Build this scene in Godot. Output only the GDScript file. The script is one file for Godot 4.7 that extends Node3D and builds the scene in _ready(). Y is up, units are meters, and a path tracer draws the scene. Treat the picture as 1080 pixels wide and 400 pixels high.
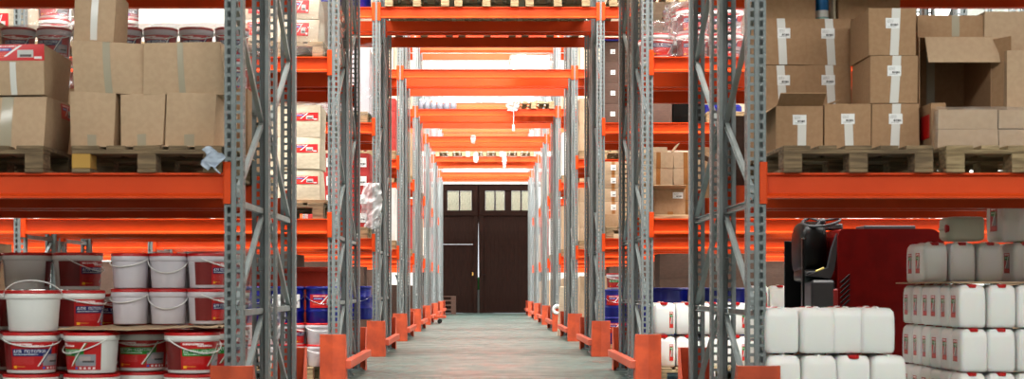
extends Node3D
# Warehouse tunnel through eight double rows of pallet racks. Metres, y up, camera looks along -Z.

const F := 1667.0          # focal length in pixels of the 1080 x 400 frame
const EYE := 0.86          # camera height
const CX := 510.0          # principal point
const CY := 303.5
const Z1 := 8.46           # front face of the first row
const PITCH := 5.627       # row to row
const FD := 1.1            # depth of one frame
const GAP := 0.23          # between the two frames of a double row
const DEPTH := 2.43
const XL := -1.338         # centre of the left tunnel uprights
const XR := 1.462
const BAY := 2.8
const LEVELS := [1.475, 2.92, 4.362, 5.805]
const UPH := 6.4
const WALLZ := -52.5
const ROOF := 9.6

var M := {}
var used := {}
var cache := {}
var rng := RandomNumberGenerator.new()
var noise := FastNoiseLite.new()

# ---------------------------------------------------------------- helpers
func numbered(n: String) -> String:
	if not used.has(n):
		used[n] = 0
		return n
	used[n] += 1
	return "%s_%03d" % [n, used[n]]

func meta(o: Node, label: String, category: String, group := "", kind := "") -> void:
	if label: o.set_meta("label", label)
	if category: o.set_meta("category", category)
	if group: o.set_meta("group", group)
	if kind: o.set_meta("kind", kind)

func thing(called: String, label: String, category: String, at := Vector3.ZERO, turn := 0.0, group := "") -> Node3D:
	var o := Node3D.new()
	o.name = numbered(called)
	add_child(o)
	o.position = at
	o.rotation.y = turn
	meta(o, label, category, group)
	return o

func part(called: String, mesh: Mesh, mat: Material, parent: Node, at := Vector3.ZERO, rot := Vector3.ZERO) -> MeshInstance3D:
	var o := MeshInstance3D.new()
	o.name = numbered(called) if parent == self else called
	o.mesh = mesh
	o.set_surface_override_material(0, mat)
	o.cast_shadow = GeometryInstance3D.SHADOW_CASTING_SETTING_ON
	o.position = at
	o.rotation = rot
	parent.add_child(o, true)
	return o

func structure(called: String, mesh: Mesh, mat: Material, at := Vector3.ZERO, label := "") -> MeshInstance3D:
	var o := part(called, mesh, mat, self, at)
	meta(o, label, "", "", "structure")
	return o

func copy(src: Node3D, called: String, label: String, at: Vector3, turn := 0.0, group := "") -> Node3D:
	var c: Node3D = src.duplicate()
	c.name = numbered(called)
	add_child(c)
	c.position = at
	c.rotation.y = turn
	c.set_meta("label", label)
	if group: c.set_meta("group", group)
	return c

func st() -> SurfaceTool:
	var s := SurfaceTool.new()
	s.begin(Mesh.PRIMITIVE_TRIANGLES)
	return s

func done(s: SurfaceTool) -> ArrayMesh:
	s.generate_normals()
	return s.commit()

# a, b, c, d run counter-clockwise seen from outside
func quad(s: SurfaceTool, a: Vector3, b: Vector3, c: Vector3, d: Vector3, sg := -1, ua := Vector2(0, 1), ub := Vector2(1, 1), uc := Vector2(1, 0), ud := Vector2(0, 0)) -> void:
	s.set_smooth_group(sg)
	for v in [[a, ua], [c, uc], [b, ub], [a, ua], [d, ud], [c, uc]]:
		s.set_uv(v[1])
		s.add_vertex(v[0])

func tri(s: SurfaceTool, a: Vector3, b: Vector3, c: Vector3, sg := -1) -> void:
	s.set_smooth_group(sg)
	for v in [a, c, b]:
		s.set_uv(Vector2.ZERO)
		s.add_vertex(v)

func box(s: SurfaceTool, c: Vector3, size: Vector3, b := Basis()) -> void:
	var h := size / 2.0
	for ax in 3:
		for sg in [-1.0, 1.0]:
			var n := Vector3.ZERO
			n[ax] = sg
			var u := Vector3.UP if ax != 1 else Vector3(0, 0, -sg)
			var r := u.cross(n)
			var p := []
			for k in [[-1, -1], [1, -1], [1, 1], [-1, 1]]:
				p.append(c + b * ((n + r * k[0] + u * k[1]) * h))
			quad(s, p[0], p[1], p[2], p[3])

func box_mesh(size: Vector3) -> ArrayMesh:
	var k := "box%s" % size
	if not cache.has(k):
		var s := st()
		box(s, Vector3.ZERO, size)
		cache[k] = done(s)
	return cache[k]

# box with chamfered edges
func bevel(s: SurfaceTool, c: Vector3, size: Vector3, bv: float, b := Basis()) -> void:
	var h := size / 2.0
	var pt := func(sx, sy, sz, ax) -> Vector3:
		var q := Vector3(sx, sy, sz) * (h - Vector3.ONE * bv)
		q[ax] = Vector3(sx, sy, sz)[ax] * h[ax]
		return q
	var polys := []
	for ax in 3:
		for sg in [-1, 1]:
			var p := []
			for k in [[-1, -1], [1, -1], [1, 1], [-1, 1]]:
				var q := [0, 0, 0]
				q[ax] = sg
				q[(ax + 1) % 3] = k[0]
				q[(ax + 2) % 3] = k[1]
				p.append(pt.call(q[0], q[1], q[2], ax))
			polys.append(p)
	for ax in 3:
		var a2 := (ax + 1) % 3
		var a3 := (ax + 2) % 3
		for k in [[-1, -1], [1, -1], [1, 1], [-1, 1]]:
			var lo := [0, 0, 0]
			lo[a2] = k[0]
			lo[a3] = k[1]
			lo[ax] = -1
			var hi := lo.duplicate()
			hi[ax] = 1
			polys.append([pt.call(lo[0], lo[1], lo[2], a2), pt.call(hi[0], hi[1], hi[2], a2), pt.call(hi[0], hi[1], hi[2], a3), pt.call(lo[0], lo[1], lo[2], a3)])
	for x in [-1, 1]:
		for y in [-1, 1]:
			for z in [-1, 1]:
				polys.append([pt.call(x, y, z, 0), pt.call(x, y, z, 1), pt.call(x, y, z, 2)])
	for p in polys:
		var mid := Vector3.ZERO
		for q in p: mid += q
		var n: Vector3 = (p[1] - p[0]).cross(p[2] - p[0])
		if n.dot(mid) < 0: p.reverse()
		if p.size() == 4: quad(s, c + b * p[0], c + b * p[1], c + b * p[2], c + b * p[3])
		else: tri(s, c + b * p[0], c + b * p[1], c + b * p[2])

func bevel_mesh(size: Vector3, bv := 0.005) -> ArrayMesh:
	var k := "bev%s%s" % [size, bv]
	if not cache.has(k):
		var s := st()
		bevel(s, Vector3.ZERO, size, bv)
		cache[k] = done(s)
	return cache[k]

# profile of (radius, height) points turned about y; a repeated point makes a hard edge
func lathe(s: SurfaceTool, prof: Array, seg := 24, at := Vector3.ZERO, sg0 := 0) -> void:
	var sg := sg0
	for i in prof.size() - 1:
		var p: Vector2 = prof[i]
		var q: Vector2 = prof[i + 1]
		if p.is_equal_approx(q):
			sg += 1
			continue
		for k in seg:
			var a := TAU * k / seg
			var b := TAU * (k + 1) / seg
			var A := at + Vector3(cos(a) * p.x, p.y, -sin(a) * p.x)
			var B := at + Vector3(cos(b) * p.x, p.y, -sin(b) * p.x)
			var C := at + Vector3(cos(b) * q.x, q.y, -sin(b) * q.x)
			var D := at + Vector3(cos(a) * q.x, q.y, -sin(a) * q.x)
			if p.x < 0.0001: tri(s, A, C, D, sg)
			elif q.x < 0.0001: tri(s, A, B, C, sg)
			else: quad(s, A, B, C, D, sg)

func lathe_mesh(prof: Array, seg := 24) -> ArrayMesh:
	var s := st()
	lathe(s, prof, seg)
	return done(s)

func tube(s: SurfaceTool, path: Array, r: float, seg := 8, closed := false, sg := 0) -> void:
	var n := path.size()
	var rings := []
	var up := Vector3(0.13, 0.97, 0.21)
	for i in n:
		var t: Vector3 = (path[(i + 1) % n] - path[i]) if (i < n - 1 or closed) else (path[i] - path[i - 1])
		if i > 0 and i < n - 1: t = path[i + 1] - path[i - 1]
		t = t.normalized()
		var side := t.cross(up).normalized()
		if side.length() < 0.5: side = t.cross(Vector3.RIGHT).normalized()
		var u2 := side.cross(t).normalized()
		var ring := []
		for k in seg:
			var a := TAU * k / seg
			ring.append(path[i] + (side * cos(a) + u2 * sin(a)) * r)
		rings.append(ring)
	for i in (n if closed else n - 1):
		var A: Array = rings[i]
		var B: Array = rings[(i + 1) % n]
		for k in seg:
			var k2 := (k + 1) % seg
			quad(s, A[k], A[k2], B[k2], B[k], sg)
	if not closed:
		for k in range(1, seg - 1):
			tri(s, rings[0][0], rings[0][k + 1], rings[0][k], sg + 1)
			tri(s, rings[n - 1][0], rings[n - 1][k], rings[n - 1][k + 1], sg + 1)

# polygon in the xy plane (counter-clockwise) drawn out along z from z0 to z1
func prism(s: SurfaceTool, poly: PackedVector2Array, z0: float, z1: float, xf := Transform3D()) -> void:
	var n := poly.size()
	for i in n:
		var p := poly[i]
		var q := poly[(i + 1) % n]
		quad(s, xf * Vector3(p.x, p.y, z1), xf * Vector3(p.x, p.y, z0), xf * Vector3(q.x, q.y, z0), xf * Vector3(q.x, q.y, z1), -1)
	var ix := Geometry2D.triangulate_polygon(poly)
	for i in range(0, ix.size(), 3):
		var a := poly[ix[i]]
		var b := poly[ix[i + 1]]
		var c := poly[ix[i + 2]]
		if (b - a).cross(c - a) < 0:
			var t := b
			b = c
			c = t
		tri(s, xf * Vector3(a.x, a.y, z1), xf * Vector3(b.x, b.y, z1), xf * Vector3(c.x, c.y, z1))
		tri(s, xf * Vector3(a.x, a.y, z0), xf * Vector3(c.x, c.y, z0), xf * Vector3(b.x, b.y, z0))

func px(x: float, z: float) -> float: return (x - CX) * z / F        # a place across, at distance z
func py(y: float, z: float) -> float: return EYE + (CY - y) * z / F   # a height, at distance z
func row_z(k: int) -> float: return Z1 + PITCH * (k - 1)

# ---------------------------------------------------------------- materials
func mat(c: Color, rough := 0.6, metal := 0.0) -> StandardMaterial3D:
	var m := StandardMaterial3D.new()
	m.albedo_color = c
	m.roughness = rough
	m.metallic = metal
	return m

func noise_tex(freq: float, a: Color, b: Color, seed_ := 1, size := 256, octaves := 4, lo := 0.25, hi := 0.75) -> NoiseTexture2D:
	var n := FastNoiseLite.new()
	n.seed = seed_
	n.frequency = freq
	n.fractal_octaves = octaves
	var g := Gradient.new()
	g.offsets = PackedFloat32Array([lo, hi])
	g.colors = PackedColorArray([a, b])
	var t := NoiseTexture2D.new()
	t.width = size
	t.height = size
	t.seamless = true
	t.noise = n
	t.color_ramp = g
	return t

func grained(a: Color, b: Color, rough: float, freq: float, scale: Vector3, seed_ := 1, world := false, metal := 0.0) -> StandardMaterial3D:
	var m := mat(Color.WHITE, rough, metal)
	m.albedo_texture = noise_tex(freq, a, b, seed_)
	m.uv1_triplanar = true
	m.uv1_world_triplanar = world
	m.uv1_scale = scale
	return m

const GLYPHS := {
	"Б": [31, 16, 16, 30, 17, 17, 30], "Е": [31, 16, 16, 30, 16, 16, 31], "Т": [31, 4, 4, 4, 4, 4, 4], "О": [14, 17, 17, 17, 17, 17, 14],
	"Н": [17, 17, 17, 31, 17, 17, 17], "К": [17, 18, 20, 24, 20, 18, 17], "А": [14, 17, 17, 31, 17, 17, 17], "Д": [6, 10, 10, 10, 10, 31, 17],
	"Л": [15, 9, 9, 9, 9, 9, 17], "Я": [15, 17, 17, 15, 5, 9, 17], "П": [31, 17, 17, 17, 17, 17, 17], "-": [0, 0, 0, 14, 0, 0, 0], " ": [0, 0, 0, 0, 0, 0, 0]}

func write(im: Image, text: String, x: int, y: int, k: int, c: Color) -> void:
	for ch in text:
		var g: Array = GLYPHS.get(ch, GLYPHS[" "])
		for r in 7:
			for b in 5:
				if int(g[r]) >> (4 - b) & 1:
					im.fill_rect(Rect2i(x + b * k, y + r * k, k, k), c)
		x += 6 * k

func scribble(im: Image, x: int, y: int, w: int, h: int, c: Color) -> void:   # lettering too blurred to read
	var i := x
	while i < x + w:
		var l := rng.randi_range(3, 6)
		im.fill_rect(Rect2i(i, y, mini(l, x + w - i), h), c)
		i += l + rng.randi_range(1, 3)

func slash(im: Image, x0: int, y0: int, x1: int, y1: int, w: int, c: Color) -> void:
	for i in 200:
		var t := i / 199.0
		im.fill_rect(Rect2i(int(lerpf(x0, x1, t)) - w / 2, int(lerpf(y0, y1, t)), w, 2), c)

func img_mat(im: Image, rough := 0.35) -> StandardMaterial3D:
	var m := mat(Color.WHITE, rough)
	m.albedo_texture = ImageTexture.create_from_image(im)
	m.cull_mode = BaseMaterial3D.CULL_DISABLED
	return m

func bucket_print(green: bool) -> StandardMaterial3D:
	var red := Color(0.72, 0.05, 0.06)
	var dark := Color(0.42, 0.07, 0.07)
	var im := Image.create(512, 192, false, Image.FORMAT_RGB8)
	im.fill(red)
	im.fill_rect(Rect2i(0, 0, 150, 192), dark)
	for i in 26: scribble(im, 10, 8 + i * 7, 130, 2, Color(0.6, 0.2, 0.2))
	scribble(im, 165, 10, 120, 12, Color.WHITE)
	scribble(im, 250, 22, 100, 12, Color.WHITE)
	im.fill_rect(Rect2i(160, 48, 250, 50), Color(0.06, 0.5, 0.13) if green else Color(0.09, 0.1, 0.36))
	write(im, "БЕТОН-КОНТАКТ" if green else "ДЛЯ ПОТОЛКА", 168, 54, 3, Color(0.95, 0.95, 0.95))
	scribble(im, 170, 82, 150, 7, Color(0.85, 0.9, 0.88))
	for i in 6: scribble(im, 165, 108 + i * 8, 130, 2, Color(0.85, 0.45, 0.45))
	im.fill_rect(Rect2i(350, 85, 130, 80), Color(0.55, 0.55, 0.58))
	im.fill_rect(Rect2i(380, 100, 70, 30), Color(0.66, 0.6, 0.6))
	im.fill_rect(Rect2i(400, 128, 70, 12), Color(0.25, 0.24, 0.25))
	slash(im, 420, 8, 320, 165, 9, Color(0.9, 0.9, 0.88))
	slash(im, 430, 8, 330, 165, 6, Color(0.08, 0.45, 0.12) if green else Color(0.1, 0.1, 0.35))
	im.fill_rect(Rect2i(165, 162, 22, 18), Color(0.95, 0.7, 0.1))
	scribble(im, 190, 166, 50, 5, Color(0.9, 0.7, 0.2))
	for i in 5: im.fill_rect(Rect2i(350 + i * 28, 172, 16, 14), Color(0.9, 0.85, 0.85) if i else Color(0.2, 0.4, 0.8))
	return img_mat(im)

func make_materials() -> void:
	M.beam = grained(Color(0.81, 0.255, 0.065), Color(0.84, 0.28, 0.08), 0.42, 0.01, Vector3.ONE * 0.6, 2)
	M.beam.metallic_specular = 0.35
	M.guard = grained(Color(0.66, 0.24, 0.12), Color(0.8, 0.31, 0.15), 0.55, 0.02, Vector3(0.9, 0.9, 0.9), 3, true)
	M.rail = grained(Color(0.72, 0.36, 0.28), Color(0.78, 0.3, 0.18), 0.6, 0.03, Vector3.ONE, 4, true)
	M.steel = grained(Color(0.46, 0.487, 0.49), Color(0.474, 0.5, 0.503), 0.45, 0.015, Vector3.ONE * 2.0, 5, false, 0.0)
	M.steel.cull_mode = BaseMaterial3D.CULL_DISABLED
	M.brace = grained(Color(0.5, 0.54, 0.54), Color(0.58, 0.61, 0.61), 0.38, 0.02, Vector3.ONE, 6, false, 0.25)
	M.card = grained(Color(0.64, 0.50, 0.37), Color(0.665, 0.525, 0.395), 0.85, 0.03, Vector3(3, 3, 3), 7)
	M.kraft = grained(Color(0.72, 0.605, 0.49), Color(0.745, 0.63, 0.512), 0.8, 0.03, Vector3(3, 3, 3), 8)
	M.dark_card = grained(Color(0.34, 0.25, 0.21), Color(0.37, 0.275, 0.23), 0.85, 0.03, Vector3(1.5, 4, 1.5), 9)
	M.pale_card = grained(Color(0.8, 0.74, 0.64), Color(0.85, 0.79, 0.7), 0.8, 0.03, Vector3(1.5, 4, 1.5), 10)
	M.wood = grained(Color(0.48, 0.4, 0.29), Color(0.66, 0.57, 0.43), 0.85, 0.02, Vector3(0.6, 6, 2), 11, true)
	M.old_wood = grained(Color(0.39, 0.32, 0.24), Color(0.54, 0.45, 0.34), 0.9, 0.02, Vector3(0.6, 6, 2), 12, true)
	M.yellow_wood = mat(Color(0.72, 0.55, 0.26), 0.8)
	M.tape = mat(Color(0.86, 0.85, 0.83), 0.3)
	M.clear_tape = mat(Color(0.66, 0.62, 0.54), 0.22)
	M.brown_tape = mat(Color(0.62, 0.4, 0.2), 0.35)
	M.white = mat(Color(0.9, 0.895, 0.885), 0.4)
	M.lilac = mat(Color(0.8, 0.78, 0.81), 0.4)
	M.can = mat(Color(0.92, 0.915, 0.905), 0.35)
	M.can.subsurf_scatter_enabled = true
	M.can.subsurf_scatter_strength = 0.2
	M.can_old = mat(Color(0.78, 0.77, 0.7), 0.5)
	M.red = mat(Color(0.72, 0.04, 0.05), 0.35)
	M.blue = mat(Color(0.05, 0.09, 0.5), 0.32)
	M.black = mat(Color(0.012, 0.012, 0.014), 0.35)
	M.black.metallic_specular = 0.3
	M.rubber = mat(Color(0.04, 0.04, 0.045), 0.75)
	M.truck = grained(Color(0.34, 0.024, 0.02), Color(0.38, 0.032, 0.027), 0.5, 0.02, Vector3.ONE, 13)
	M.truck.metallic_specular = 0.2
	M.bin = grained(Color(0.7, 0.17, 0.09), Color(0.76, 0.2, 0.1), 0.6, 0.02, Vector3.ONE, 14)
	M.chrome = mat(Color(0.75, 0.77, 0.8), 0.2, 0.9)
	M.grey = mat(Color(0.17, 0.17, 0.185), 0.5)
	M.cloth = mat(Color(0.7, 0.74, 0.8), 0.9)
	M.green = mat(Color(0.1, 0.45, 0.16), 0.5)
	M.film = mat(Color(0.93, 0.93, 0.94, 0.07), 0.14)
	M.film.transparency = BaseMaterial3D.TRANSPARENCY_ALPHA
	M.film.cull_mode = BaseMaterial3D.CULL_DISABLED
	M.milky = M.film.duplicate()
	M.milky.albedo_color = Color(0.93, 0.94, 0.95, 0.55)
	M.milky.roughness = 0.4
	M.print_blue = bucket_print(false)
	M.print_green = bucket_print(true)
	# shipping label
	var im := Image.create(96, 72, false, Image.FORMAT_RGB8)
	im.fill(Color(0.93, 0.93, 0.93))
	for i in 3: scribble(im, 10, 12 + i * 8, 44, 3, Color(0.55, 0.55, 0.55))
	scribble(im, 34, 40, 52, 14, Color(0.12, 0.12, 0.12))
	scribble(im, 14, 58, 60, 4, Color(0.5, 0.5, 0.5))
	M.ship = img_mat(im, 0.5)
	# red carton print
	im = Image.create(192, 96, false, Image.FORMAT_RGB8)
	im.fill(Color(0.8, 0.05, 0.09))
	scribble(im, 24, 8, 80, 7, Color.WHITE)
	im.fill_rect(Rect2i(24, 22, 66, 18), Color(0.2, 0.2, 0.55))
	scribble(im, 30, 27, 50, 7, Color(0.85, 0.85, 0.95))
	for i in 3: scribble(im, 20, 50 + i * 12, 50, 4, Color(0.95, 0.5, 0.3))
	im.fill_rect(Rect2i(108, 34, 50, 44), Color(0.75, 0.75, 0.74))
	im.fill_rect(Rect2i(116, 60, 36, 14), Color(0.3, 0.25, 0.25))
	slash(im, 118, 6, 70, 70, 9, Color(0.92, 0.92, 0.92))
	im.fill_rect(Rect2i(160, 72, 24, 14), Color(0.93, 0.9, 0.9))
	M.red_print = img_mat(im, 0.4)
	# canister print
	im = Image.create(48, 112, false, Image.FORMAT_RGB8)
	im.fill(Color(0.75, 0.06, 0.07))
	scribble(im, 6, 5, 36, 7, Color.WHITE)
	im.fill_rect(Rect2i(4, 18, 40, 22), Color(0.1, 0.5, 0.2))
	scribble(im, 8, 24, 24, 4, Color(0.9, 0.95, 0.9))
	im.fill_rect(Rect2i(20, 40, 24, 46), Color(0.55, 0.55, 0.53))
	slash(im, 40, 16, 12, 84, 5, Color(0.92, 0.92, 0.9))
	im.fill_rect(Rect2i(4, 92, 40, 14), Color(0.82, 0.2, 0.15))
	M.can_print = img_mat(im, 0.35)
	# floor and shell
	M.floor = mat(Color.WHITE, 0.62)
	M.floor.albedo_texture = noise_tex(0.02, Color(0.285, 0.355, 0.335), Color(0.345, 0.42, 0.395), 21, 1024, 6, 0.25, 0.75)
	M.floor.uv1_triplanar = true
	M.floor.uv1_world_triplanar = true
	M.floor.uv1_scale = Vector3(0.3, 0.3, 0.3)
	M.floor.roughness_texture = noise_tex(0.01, Color(0.45, 0.45, 0.45), Color(0.85, 0.85, 0.85), 22, 512)
	M.wall = grained(Color(0.8, 0.8, 0.78), Color(0.86, 0.86, 0.84), 0.85, 0.01, Vector3.ONE * 0.4, 23, true)
	M.roof = mat(Color(0.85, 0.85, 0.84), 0.8)
	M.door = grained(Color(0.105, 0.058, 0.042), Color(0.135, 0.078, 0.058), 0.75, 0.02, Vector3(3, 0.4, 3), 24, true)
	M.door.metallic_specular = 0.18
	M.ground = mat(Color(0.6, 0.6, 0.57), 0.9)
	M.glass = mat(Color(0.9, 0.95, 0.95, 0.1), 0.05)
	M.glass.transparency = BaseMaterial3D.TRANSPARENCY_ALPHA
	M.dirty_glass = grained(Color(0.46, 0.46, 0.39, 0.92), Color(0.58, 0.58, 0.5, 0.97), 0.6, 0.02, Vector3.ONE * 3, 25)
	M.dirty_glass.transparency = BaseMaterial3D.TRANSPARENCY_ALPHA
	M.lamp = mat(Color(0.9, 0.9, 0.9), 0.5)
	M.lamp.emission_enabled = true
	M.lamp.emission = Color(1, 0.99, 0.96)
	M.lamp.emission_energy_multiplier = 3.0

# ---------------------------------------------------------------- racks
func upright_mesh() -> ArrayMesh:
	# omega section, pressed from sheet, with two rows of slots in the face and one in each side; face looks to +z at z = 0
	var s := st()
	var d := 0.09
	var strip := func(a: Vector2, b: Vector2) -> void:
		quad(s, Vector3(a.x, 0, a.y), Vector3(b.x, 0, b.y), Vector3(b.x, UPH, b.y), Vector3(a.x, UPH, a.y))
	var slots := func(a: Vector2, b: Vector2) -> void:
		var n := int(UPH / 0.05)
		for i in n + 1:
			var y0 := maxf(0.0, i * 0.05 - 0.0088)
			var y1 := minf(UPH, i * 0.05 + 0.0088)
			quad(s, Vector3(a.x, y0, a.y), Vector3(b.x, y0, b.y), Vector3(b.x, y1, b.y), Vector3(a.x, y1, a.y))
	var pts := [Vector2(-0.028, -d), Vector2(-0.05, -d), Vector2(-0.05, -0.055), Vector2(-0.05, -0.037), Vector2(-0.05, 0), Vector2(-0.0345, 0), Vector2(-0.0155, 0), Vector2(-0.011, 0.006),
		Vector2(0.011, 0.006), Vector2(0.0155, 0), Vector2(0.0345, 0), Vector2(0.05, 0), Vector2(0.05, -0.037), Vector2(0.05, -0.055), Vector2(0.05, -d), Vector2(0.028, -d)]
	for i in pts.size() - 1:
		if i in [2, 5, 9, 12]: slots.call(pts[i], pts[i + 1])
		else: strip.call(pts[i], pts[i + 1])
	return done(s)

func beam_mesh() -> ArrayMesh:
	# box beam, face to +z, a recessed web between two lips
	var s := st()
	var L := 2.7
	var prof := [Vector2(0.006, 0), Vector2(0.006, -0.01), Vector2(-0.018, -0.016), Vector2(-0.018, -0.108), Vector2(0.013, -0.125), Vector2(0.013, -0.137), Vector2(-0.05, -0.137), Vector2(-0.05, 0)]
	var poly := PackedVector2Array()
	for p in prof: poly.append(p)
	poly.reverse()
	# prism runs along z: turn it so that it runs along x and the profile's x becomes z
	prism(s, poly, -L / 2, L / 2, Transform3D(Basis(Vector3(0, 0, 1), Vector3.UP, Vector3(-1, 0, 0)), Vector3.ZERO))
	return done(s)

func hook_mesh(side: float) -> ArrayMesh:
	# end plate of a beam: a strip on the face of the upright and one against its side, with bolt heads
	var s := st()
	bevel(s, Vector3(side * 0.018, -0.055, 0.009), Vector3(0.036, 0.225, 0.008), 0.002)
	bevel(s, Vector3(-side * 0.003, -0.055, -0.02), Vector3(0.006, 0.225, 0.06), 0.002)
	for i in 3:
		box(s, Vector3(side * 0.022, 0.03 - i * 0.085, 0.0145), Vector3(0.012, 0.02, 0.004))
	return done(s)

func brace_mesh(dy: float) -> ArrayMesh:
	# a small channel from the front upright to the rear upright, climbing by dy
	var k := "brace%s" % dy
	if cache.has(k): return cache[k]
	var span := FD - 0.1
	var l := sqrt(span * span + dy * dy)
	var s := st()
	var ang := atan2(dy, span)
	var b := Basis(Vector3.RIGHT, ang)
	var mid := Vector3(0, dy / 2, -FD / 2)
	bevel(s, mid + b * Vector3(0.012, 0, 0), Vector3(0.004, 0.034, l), 0.001, b)
	bevel(s, mid + b * Vector3(0, 0.015, 0), Vector3(0.026, 0.004, l), 0.001, b)
	bevel(s, mid + b * Vector3(0, -0.015, 0), Vector3(0.026, 0.004, l), 0.001, b)
	cache[k] = done(s)
	return cache[k]

func build_racks() -> void:
	var up := upright_mesh()
	var bm := beam_mesh()
	var hooks := [hook_mesh(-1.0), hook_mesh(1.0)]
	var s := st()
	bevel(s, Vector3(0, 0.006, 0), Vector3(0.15, 0.012, 0.16), 0.002)
	bevel(s, Vector3(0.055, 0.018, 0.06), Vector3(0.022, 0.014, 0.022), 0.003)
	bevel(s, Vector3(-0.055, 0.018, 0.06), Vector3(0.022, 0.014, 0.022), 0.003)
	var foot := done(s)
	var spacer := bevel_mesh(Vector3(0.05, 0.08, GAP), 0.003)
	var which := ["first", "second", "third", "fourth", "fifth", "sixth", "seventh", "eighth"]
	for k in range(1, 9):
		var label := "%s double row of orange beams on perforated grey uprights, counted from the camera" % which[k - 1]
		if k == 1: label = "nearest double row of orange beams on perforated grey uprights, at both sides of the frame"
		if k == 8: label = "farthest double row of orange beams on grey uprights, just before the dark door"
		var r := thing("pallet_rack", label, "pallet rack", Vector3(0, 0, -row_z(k)), 0.0, "pallet racks across the tunnel")
		var lines := [XL, XR, XL - BAY, XR + BAY]
		if k > 1: lines += [XL - 2 * BAY, XR + 2 * BAY]
		for li in lines.size():
			var x: float = lines[li]
			for f in 2:
				var z0 := -f * (FD + GAP)
				var a := part("upright", up, M.steel, r, Vector3(x, 0, z0))
				var b := part("upright", up, M.steel, r, Vector3(x, 0, z0 - FD), Vector3(0, PI, 0))
				if li < 4:
					part("base_plate", foot, M.steel, a, Vector3(0, 0, -0.045))
					part("base_plate", foot, M.steel, b, Vector3(0, 0, -0.045))
				if li < 2 or (li < 4 and k in [2, 3]):
					# heights of the lattice at the outer and at the inner upright
					var seq := [[0.15, 0.15], [0.15, 0.68], [0.72, 0.72], [0.74, 1.28], [1.32, 1.32], [1.34, 1.84], [2.4, 1.86], [2.42, 2.95], [3.5, 2.97], [3.52, 4.05], [4.6, 4.07], [4.62, 5.15], [5.7, 5.17], [5.75, 5.75]]
					for h in seq:
						var o: float = h[0]
						var i: float = h[1]
						var y0 := o if f == 0 else i
						var y1 := i if f == 0 else o
						part("brace", brace_mesh(snappedf(y1 - y0, 0.01)), M.brace, a, Vector3(0, y0, -0.0))
			if li < 2:
				for y in [1.0, 3.2, 5.4]: part("row_spacer", spacer, M.steel, r, Vector3(x, y, -FD - GAP / 2))
		var bays := [[(XL + XR) / 2, [2, 3], true], [XL - BAY / 2, [0, 1, 2, 3], true], [XR + BAY / 2, [0, 1, 2, 3], true]]
		if k > 1: bays += [[XL - BAY * 1.5, [0, 1], false], [XR + BAY * 1.5, [0, 1], false]]
		for bay in bays:
			for lv in bay[1]:
				for zi in 4:
					var z: float = [0.0, -FD, -FD - GAP, -DEPTH][zi]
					var back := zi % 2 == 1
					var turn := PI if back else 0.0
					var bo := part("beam", bm, M.beam, r, Vector3(bay[0], LEVELS[lv], z + (0.004 if back else -0.004)), Vector3(0, turn, 0))
					if bay[2]:
						part("end_plate", hooks[0], M.beam, bo, Vector3(-1.35, 0, 0.004))
						part("end_plate", hooks[1], M.beam, bo, Vector3(1.35, 0, 0.004))

func build_guards() -> void:
	for side in [-1.0, 1.0]:
		# folded front plate with a wing along the tunnel
		var s := st()
		var w := 0.11
		var h := 0.445
		var poly := [[-w, 0.0], [0.0, 0.03], [w, 0.0]]
		var th := 0.008
		for i in 2:
			var p: Array = poly[i]
			var q: Array = poly[i + 1]
			var c := Vector3((p[0] + q[0]) / 2, h / 2, (p[1] + q[1]) / 2)
			var ang := -atan2(q[1] - p[1], q[0] - p[0])
			bevel(s, c, Vector3(Vector2(q[0] - p[0], q[1] - p[1]).length() + 0.004, h, th), 0.002, Basis(Vector3.UP, ang))
		var wing := PackedVector2Array([Vector2(0, 0), Vector2(0.2, 0), Vector2(0.2, 0.2), Vector2(0.05, h), Vector2(0, h)])
		for q in [-w, w]: prism(s, wing, -0.004, 0.004, Transform3D(Basis(Vector3(0, 0, -1), Vector3.UP, Vector3(1, 0, 0)), Vector3(q, 0, 0)))
		var plate := done(s)
		var rail := st()
		var l := DEPTH + 0.1
		bevel(rail, Vector3(0, 0.175, -DEPTH / 2 - 0.02), Vector3(0.07, 0.075, l), 0.006)
		var rail_mesh := done(rail)
		var sw := "left" if side < 0 else "right"
		for k in range(1, 9):
			var x := XL if side < 0 else XR
			var lab := "orange guard and floor rail on the %s of the tunnel, %s" % [sw, "nearest of all" if k == 1 else "farthest, by the door" if k == 8 else ["", "", "second", "third", "fourth", "fifth", "sixth", "seventh"][k] + " from the camera"]
			var o := thing("rack_guard", lab, "guard", Vector3(x, 0, -row_z(k) + 0.07), 0.0, "orange guards at the feet of the racks")
			part("front_plate", plate, M.guard, o)
			part("rear_plate", plate, M.guard, o, Vector3(0, 0, -DEPTH - 0.14), Vector3(0, PI, 0))
			part("rail", rail_mesh, M.rail, o, Vector3(-side * 0.125, 0, -0.05))

# ---------------------------------------------------------------- goods
func soft_pt(ax: int, sg: float, u: float, v: float, h: Vector3, bul: float, jit: Array) -> Vector3:
	var n := Vector3.ZERO
	n[ax] = sg
	var up := Vector3.UP if ax != 1 else Vector3(0, 0, -sg)
	var r := up.cross(n)
	var q := n + r * u + up * v
	var p := q * h + n * bul * (1 - u * u) * (1 - v * v)
	for i in 8:
		var cx := 1.0 if i & 1 else -1.0
		var cy := 1.0 if i & 2 else -1.0
		var cz := 1.0 if i & 4 else -1.0
		p += jit[i] * (1 + cx * q.x) * (1 + cy * q.y) * (1 + cz * q.z) / 8.0
	return p

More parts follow.
